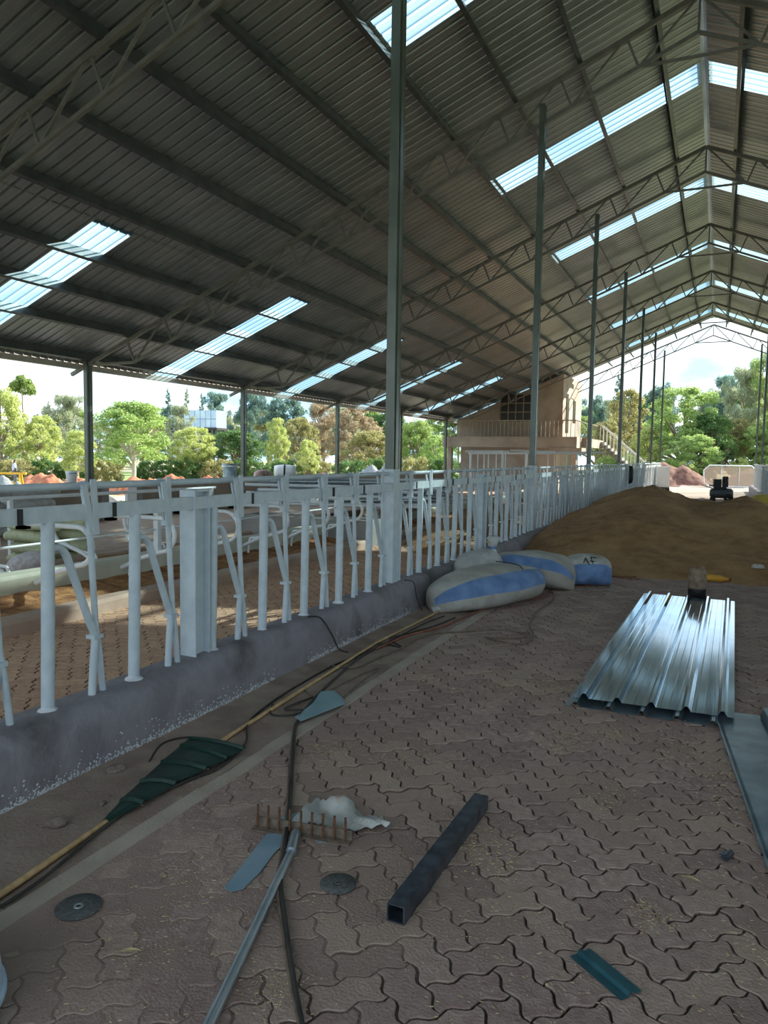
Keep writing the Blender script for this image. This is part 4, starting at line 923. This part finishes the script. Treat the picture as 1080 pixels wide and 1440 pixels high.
# ------------------------------------------------------------------ trees
LF = dict(yel=leafmat('leaf_yellow_green', (.33, .41, .11), (.62, .66, .28)), mid=leafmat('leaf_mid_green', (.16, .26, .06), (.38, .48, .16)),  # leaf colours paler and less saturated: distance haze is painted into them
          dark=leafmat('leaf_dark_green', (.05, .12, .035), (.17, .29, .09)), blue=leafmat('leaf_blue_green', (.09, .17, .15), (.22, .33, .27)),
          olive=leafmat('leaf_olive', (.22, .22, .08), (.46, .43, .20)), brown=leafmat('leaf_brown_grey', (.26, .20, .12), (.50, .41, .28)),
          bright=leafmat('leaf_bright_green', (.20, .33, .08), (.46, .58, .22)), grey=leafmat('leaf_grey_green', (.24, .29, .18), (.46, .50, .34)))
def leaves(cent, rad, n, size, rs, aspect=.5, droop=0., shell=.55):
    """n leaf quads over ellipsoid clusters -> verts, faces"""
    cent = np.asarray(cent); rad = np.asarray(rad); vol = rad.prod(1)**(2/3); k = rs.choice(len(cent), n, p=vol/vol.sum())
    d = rs.normal(size=(n, 3)); d /= np.linalg.norm(d, axis=1)[:, None]; r = rs.uniform(shell**3, 1, n)**(1/3)
    P = cent[k]+d*rad[k]*r[:, None]*(1+rs.normal(size=(n, 1))*.08)
    a = rs.normal(size=(n, 3))+d*.6; a[:, 2] -= droop; a /= np.linalg.norm(a, axis=1)[:, None]
    b = np.cross(a, rs.normal(size=(n, 3))); b /= np.linalg.norm(b, axis=1)[:, None]
    s = (size*rs.uniform(.6, 1.4, n))[:, None]
    V = np.stack([P-a*s, P+b*s*aspect, P+a*s, P-b*s*aspect], 1).reshape(-1, 3)
    return V
_T = {}
def template(style, k):
    """foliage and wood meshes of a unit tree (crown radius 1, height 1), shared by many trees"""
    key = (style, k)
    if key in _T: return _T[key]
    rs = np.random.default_rng(900+k*17+len(style)); lob = rs.uniform(0, 6.3, 12)
    def R(az, u): return 1+.16*math.sin(2*az+lob[0])+.12*math.sin(3*az+lob[1]+5*u)+.10*math.sin(5*az+lob[2]-4*u)
    C_ = []; R_ = []; wood = []
    if style == 'round':
        z0 = .15+.12*(k % 2)
        for i in range(150):
            az = rs.uniform(0, 2*PI); u = rs.uniform(.0, 1.)**.85; z = z0+(.97-z0)*u
            env = math.sqrt(max(.04, 1-((u-.42)/.62)**2))*R(az, u)*.84; r = env*rs.uniform(.15, 1)**.5
            C_.append((r*math.cos(az), r*math.sin(az), z)); q = rs.uniform(.09, .20); R_.append((q, q, q*.30))
        V = leaves(C_, R_, 17000, .030, rs, .55, .0, .0)
        V = V.reshape(-1, 4, 3); c = V.mean(1, keepdims=True); V[:, :, 2:] = c[:, :, 2:]+(V[:, :, 2:]-c[:, :, 2:])*.40; V = V.reshape(-1, 3)
        idx = rs.choice(150, 26, False); top = .75
    elif style == 'spire':
        for i in range(60):
            u = (i+.5)/60; q = (1-u)**.8+.04; az = rs.uniform(0, 6.3)
            for s_ in (.35, .75): C_.append((q*s_*math.cos(az), q*s_*math.sin(az), .08+.92*u+.012*s_)); R_.append((q*.28, q*.28, .016))
        V = leaves(C_, R_, 6500, .085, rs, .22, -.1, .0); V = V.reshape(-1, 4, 3); c = V.mean(1, keepdims=True); V[:, :, 2:] = c[:, :, 2:]+(V[:, :, 2:]-c[:, :, 2:])*.22; V = V.reshape(-1, 3)
        idx = []; top = .97
    elif style == 'feather':
        for i in range(70):
            az = rs.uniform(0, 6.3); z = rs.uniform(.25, .98); r = R(az, z)*rs.uniform(.1, .95)*math.sqrt(max(.06, 1-((z-.55)/.5)**2)); C_.append((r*math.cos(az), r*math.sin(az), z)); R_.append((.17, .17, .05))
        V = leaves(C_, R_, 14000, .050, rs, .17, .5, .0); V = V.reshape(-1, 4, 3); c = V.mean(1, keepdims=True); V[:, :, 2:] = c[:, :, 2:]+(V[:, :, 2:]-c[:, :, 2:])*.5; V = V.reshape(-1, 3)
        idx = rs.choice(70, 24, False); top = .95
    elif style == 'umbrella':
        for i in range(40):
            az = rs.uniform(0, 6.3); r = .85*rs.uniform(0, 1)**.5; C_.append((r*math.cos(az), r*math.sin(az), .95-.11*r*r-rs.uniform(0, .08))); R_.append((.2, .2, .03))
        V = leaves(C_, R_, 5000, .075, rs, .4, .2, .0); V = V.reshape(-1, 4, 3); c = V.mean(1, keepdims=True); V[:, :, 2:] = c[:, :, 2:]+(V[:, :, 2:]-c[:, :, 2:])*.2; V = V.reshape(-1, 3)
        idx = rs.choice(40, 8, False); top = .88
    else:
        for i in range(90):
            az = rs.uniform(0, 6.3); r = rs.uniform(0, 1)**.5; C_.append((r*math.cos(az)*.9, r*math.sin(az)*.55, rs.uniform(.05, .92)*(1-.25*r))); R_.append((.13, .13, .10))
        V = leaves(C_, R_, 9000, .030, rs, .55, 0, .0); idx = rs.choice(90, 10, False); top = .5
    n = len(V)//4; me = bpy.data.meshes.new('foliage_'+style); me.vertices.add(len(V)); me.vertices.foreach_set('co', V.ravel())
    me.loops.add(4*n); me.loops.foreach_set('vertex_index', np.arange(4*n)); me.polygons.add(n); me.polygons.foreach_set('loop_start', np.arange(0, 4*n, 4)); me.polygons.foreach_set('loop_total', np.full(n, 4))
    me.materials.append(None); me.update(); me.validate()
    tr = MB().tube(smoothpts([(0, 0, -.05), (.03, 0, .25), (-.03, .02, .5), (0, 0, top)], 4), list(np.linspace(.055, .012, 13)), 8).mesh('trunk', None); tr.materials.append(None)
    br = []
    for i in idx[:14]:
        c = Vector(C_[i]); s0 = Vector((0, 0, max(.08, c.z*rs.uniform(.35, .6)))); m_ = (s0+c)/2+Vector((0, 0, .02))
        bm_ = MB().tube(smoothpts([s0, m_, c], 3), list(np.linspace(.026, .008, 7)), 6).mesh('branch', None); bm_.materials.append(None); br.append(bm_)
    _T[key] = (me, tr, br); return _T[key]
def tree(cx_, D, ytop, wpx, style, colr, label, seed, base=None, n=None, group='trees beyond the barn', trunkfrac=.25, bark=None):
    p = atD(cx_, 650, D); zb = gz(p) if base is None else base; ztop = atD(cx_, ytop, D)[2]; h = max(ztop-zb, 1.2); w = wpx*D/FPX/2*1.12
    t = thing({'spire': 'conifer_tree', 'umbrella': 'umbrella_tree', 'bush': 'bush', 'hedge': 'hedge'}.get(style, 'leafy_tree'), label, {'bush': 'bush', 'hedge': 'hedge'}.get(style, 'tree'), (p[0], p[1], zb), 0, group)
    me, tr, br = template(style, seed % (1 if style in ('umbrella', 'spire') else 2 if style in ('hedge', 'bush') else 4)); rz = YAW if style == 'hedge' else seed*1.7
    def put(name, m_, mt, sw):
        o = link(name, m_, t); o.scale = (sw, sw, h); o.rotation_euler = (0, 0, rz); o.material_slots[0].link = 'OBJECT'; o.material_slots[0].material = mt; return o
    put('foliage', me, LF[colr], w)['kind'] = 'stuff'
    put('trunk' if style not in ('hedge', 'bush') else 'stem', tr, bark or BARK, {'spire': w*1.3, 'umbrella': w*2.6}.get(style, w))
    if D < 90 and style != 'umbrella':
        for m_ in br: put('branch', m_, bark or BARK, w)
    return t
sd_ = 200
for a in [
    (2, 58, 545, 75, 'round', 'yel', 'tall yellow-green tree at the left edge of the picture'), (-45, 70, 520, 90, 'round', 'mid', 'dark green tree just outside the left edge'),
    (33, 64, 524, 36, 'umbrella', 'mid', 'slender bare-trunked tree with a small umbrella crown'), (58, 60, 585, 60, 'round', 'yel', 'yellow-green tree right of the umbrella-crowned one'),
    (93, 88, 556, 64, 'feather', 'grey', 'tall feathery grey-green tree behind the first eave column'), (110, 55, 606, 56, 'round', 'yel', 'small yellow-green sapling left of the first eave column'),
    (187, 52, 566, 118, 'round', 'bright', 'broad bright leafy tree with pale forked branches'), (70, 92, 562, 22, 'spire', 'grey', 'faint conifer spire at the left behind the yellow trees'),
    (237, 98, 546, 26, 'spire', 'blue', 'slim bluish conifer left of the water tank'), (252, 74, 572, 46, 'feather', 'grey', 'pale feathery tree left of the water tank'),
    (263, 100, 545, 24, 'spire', 'grey', 'slim grey conifer rising behind the water tank'), (284, 98, 552, 22, 'spire', 'blue', 'small conifer tip behind the water tank'),
    (308, 102, 553, 50, 'feather', 'blue', 'loose bluish tree right behind the water tank'), (272, 58, 601, 66, 'round', 'yel', 'round yellow-green tree in front of the water tank'),
    (330, 60, 606, 76, 'round', 'dark', 'round dark green tree behind the second eave column'), (352, 96, 545, 55, 'feather', 'blue', 'tall blue-green tree behind the second eave column'),
    (400, 92, 558, 70, 'round', 'blue', 'dense blue-green crown under the eave'), (389, 62, 588, 34, 'round', 'yel', 'narrow yellow tree right of the second eave column'),
    (420, 72, 588, 52, 'round', 'olive', 'olive tree left of the third eave column'), (433, 57, 619, 36, 'round', 'yel', 'bright yellow bush-like tree left of the third eave column'),
    (455, 84, 566, 70, 'feather', 'brown', 'brownish dry tree behind the third eave column'), (500, 80, 572, 74, 'round', 'brown', 'grey-brown tangled tree right of the third eave column'),
    (520, 66, 606, 70, 'round', 'olive', 'low olive tree between the third eave column and the first column'), (545, 92, 560, 60, 'feather', 'dark', 'dark feathery tree beside the first column'),
    (585, 72, 590, 60, 'round', 'mid', 'mid green tree right of the first column'), (612, 62, 612, 50, 'round', 'bright', 'bright green tree left of the house'), (645, 90, 575, 60, 'round', 'dark', 'dark green tree behind the left corner of the house'),
    (838, 84, 556, 56, 'feather', 'blue', 'dark blue-green tree right of the house'), (850, 66, 590, 50, 'round', 'olive', 'olive tree above the stair rail'), (880, 70, 548, 66, 'round', 'olive', 'tall pale olive tree between the far columns'),
    (866, 92, 525, 34, 'spire', 'blue', 'dark conifer with flat branches above the far columns'), (912, 62, 600, 52, 'round', 'yel', 'yellow-green tree behind the white cart'), (925, 95, 540, 52, 'round', 'blue', 'distant bluish crown left of the big green tree'),
    (960, 62, 545, 104, 'round', 'bright', 'big bright green tree at the end of the alley'), (998, 60, 582, 62, 'round', 'dark', 'dark green crown right of the big bright tree'), (976, 57, 612, 74, 'round', 'bright', 'light green bushy tree at the foot of the big tree'),
    (1012, 96, 530, 60, 'feather', 'blue', 'distant dark blue-green conifer-like tree at the right'), (1045, 66, 520, 80, 'feather', 'grey', 'tall loose grey-green tree at the right'), (1085, 64, 500, 80, 'feather', 'mid', 'tall green tree at the right edge of the picture'),
    (1030, 62, 590, 70, 'round', 'olive', 'olive tree behind the white gate'), (1068, 60, 598, 60, 'round', 'bright', 'bright green tree behind the right fence'), (1130, 60, 540, 110, 'round', 'mid', 'green tree beyond the right edge'),
    (765, 80, 560, 120, 'round', 'mid', 'green tree hidden behind the house'), (700, 84, 575, 90, 'round', 'dark', 'dark tree hidden behind the house')]:
    sd_ += 1; tree(*a, seed=sd_, bark=PALEBARK if a[0] in (187, 110) else None, trunkfrac=.3 if a[0] == 187 else .16, base=0. if a[0] > 640 else None, n=13000 if a[0] in (187, 960, 2, 330) else None)
BELT = [(-30+34*i, 104+6*(i % 3), 572+12*((i*7) % 4)-(12 if i % 5 == 0 else 0)) for i in range(20)]
for k, (cx_, D, yt) in enumerate(BELT):
    sd_ += 1; tree(cx_, D, yt, 58, 'round', ('grey', 'mid', 'olive', 'blue', 'mid')[k % 5], 'hazy tree in the belt behind the yard, %s from the left' % ORD[k], sd_, n=4200, group='background tree belt', trunkfrac=.08)
for k, (cx_, D, yt) in enumerate([(828, 100, 572), (858, 104, 562), (890, 100, 560), (918, 104, 556), (1000, 100, 548), (1035, 104, 540), (1070, 100, 532)]):
    sd_ += 1; tree(cx_, D, yt, 60, 'round', ('mid', 'grey', 'dark')[k % 3], 'hazy background tree beyond the alley end, %s from the left' % ORD[k], sd_, base=0., n=4200, group='background trees beyond the alley', trunkfrac=.08)
for k, (cx_, D) in enumerate([(20, 56), (62, 57), (105, 58), (148, 57), (215, 58), (260, 57), (305, 57), (352, 58), (400, 57), (448, 58), (495, 57), (540, 58), (585, 56), (625, 56)]):
    sd_ += 1; tree(cx_, D, 640 if cx_ < 500 else 636, 52, 'hedge', 'dark' if k % 3 else 'olive', 'clipped dark hedge section along the yard, %s from the left' % ORD[k], sd_, group='hedge along the yard', n=2600)
for k, (cx_, D, yt) in enumerate([(938, 56, 640), (965, 56, 645), (990, 57, 640), (1040, 58, 640), (1075, 58, 636), (885, 58, 632), (858, 58, 636)]):
    sd_ += 1; tree(cx_, D, yt, 40, 'bush', 'yel' if k % 2 else 'mid', 'low bush beyond the alley, %s' % ['below the big tree on the left', 'below the big tree in the middle', 'left of the white gate', 'behind the white gate', 'behind the right fence', 'right of the stair', 'at the foot of the stair'][k], sd_, base=0., group='bushes beyond the alley')
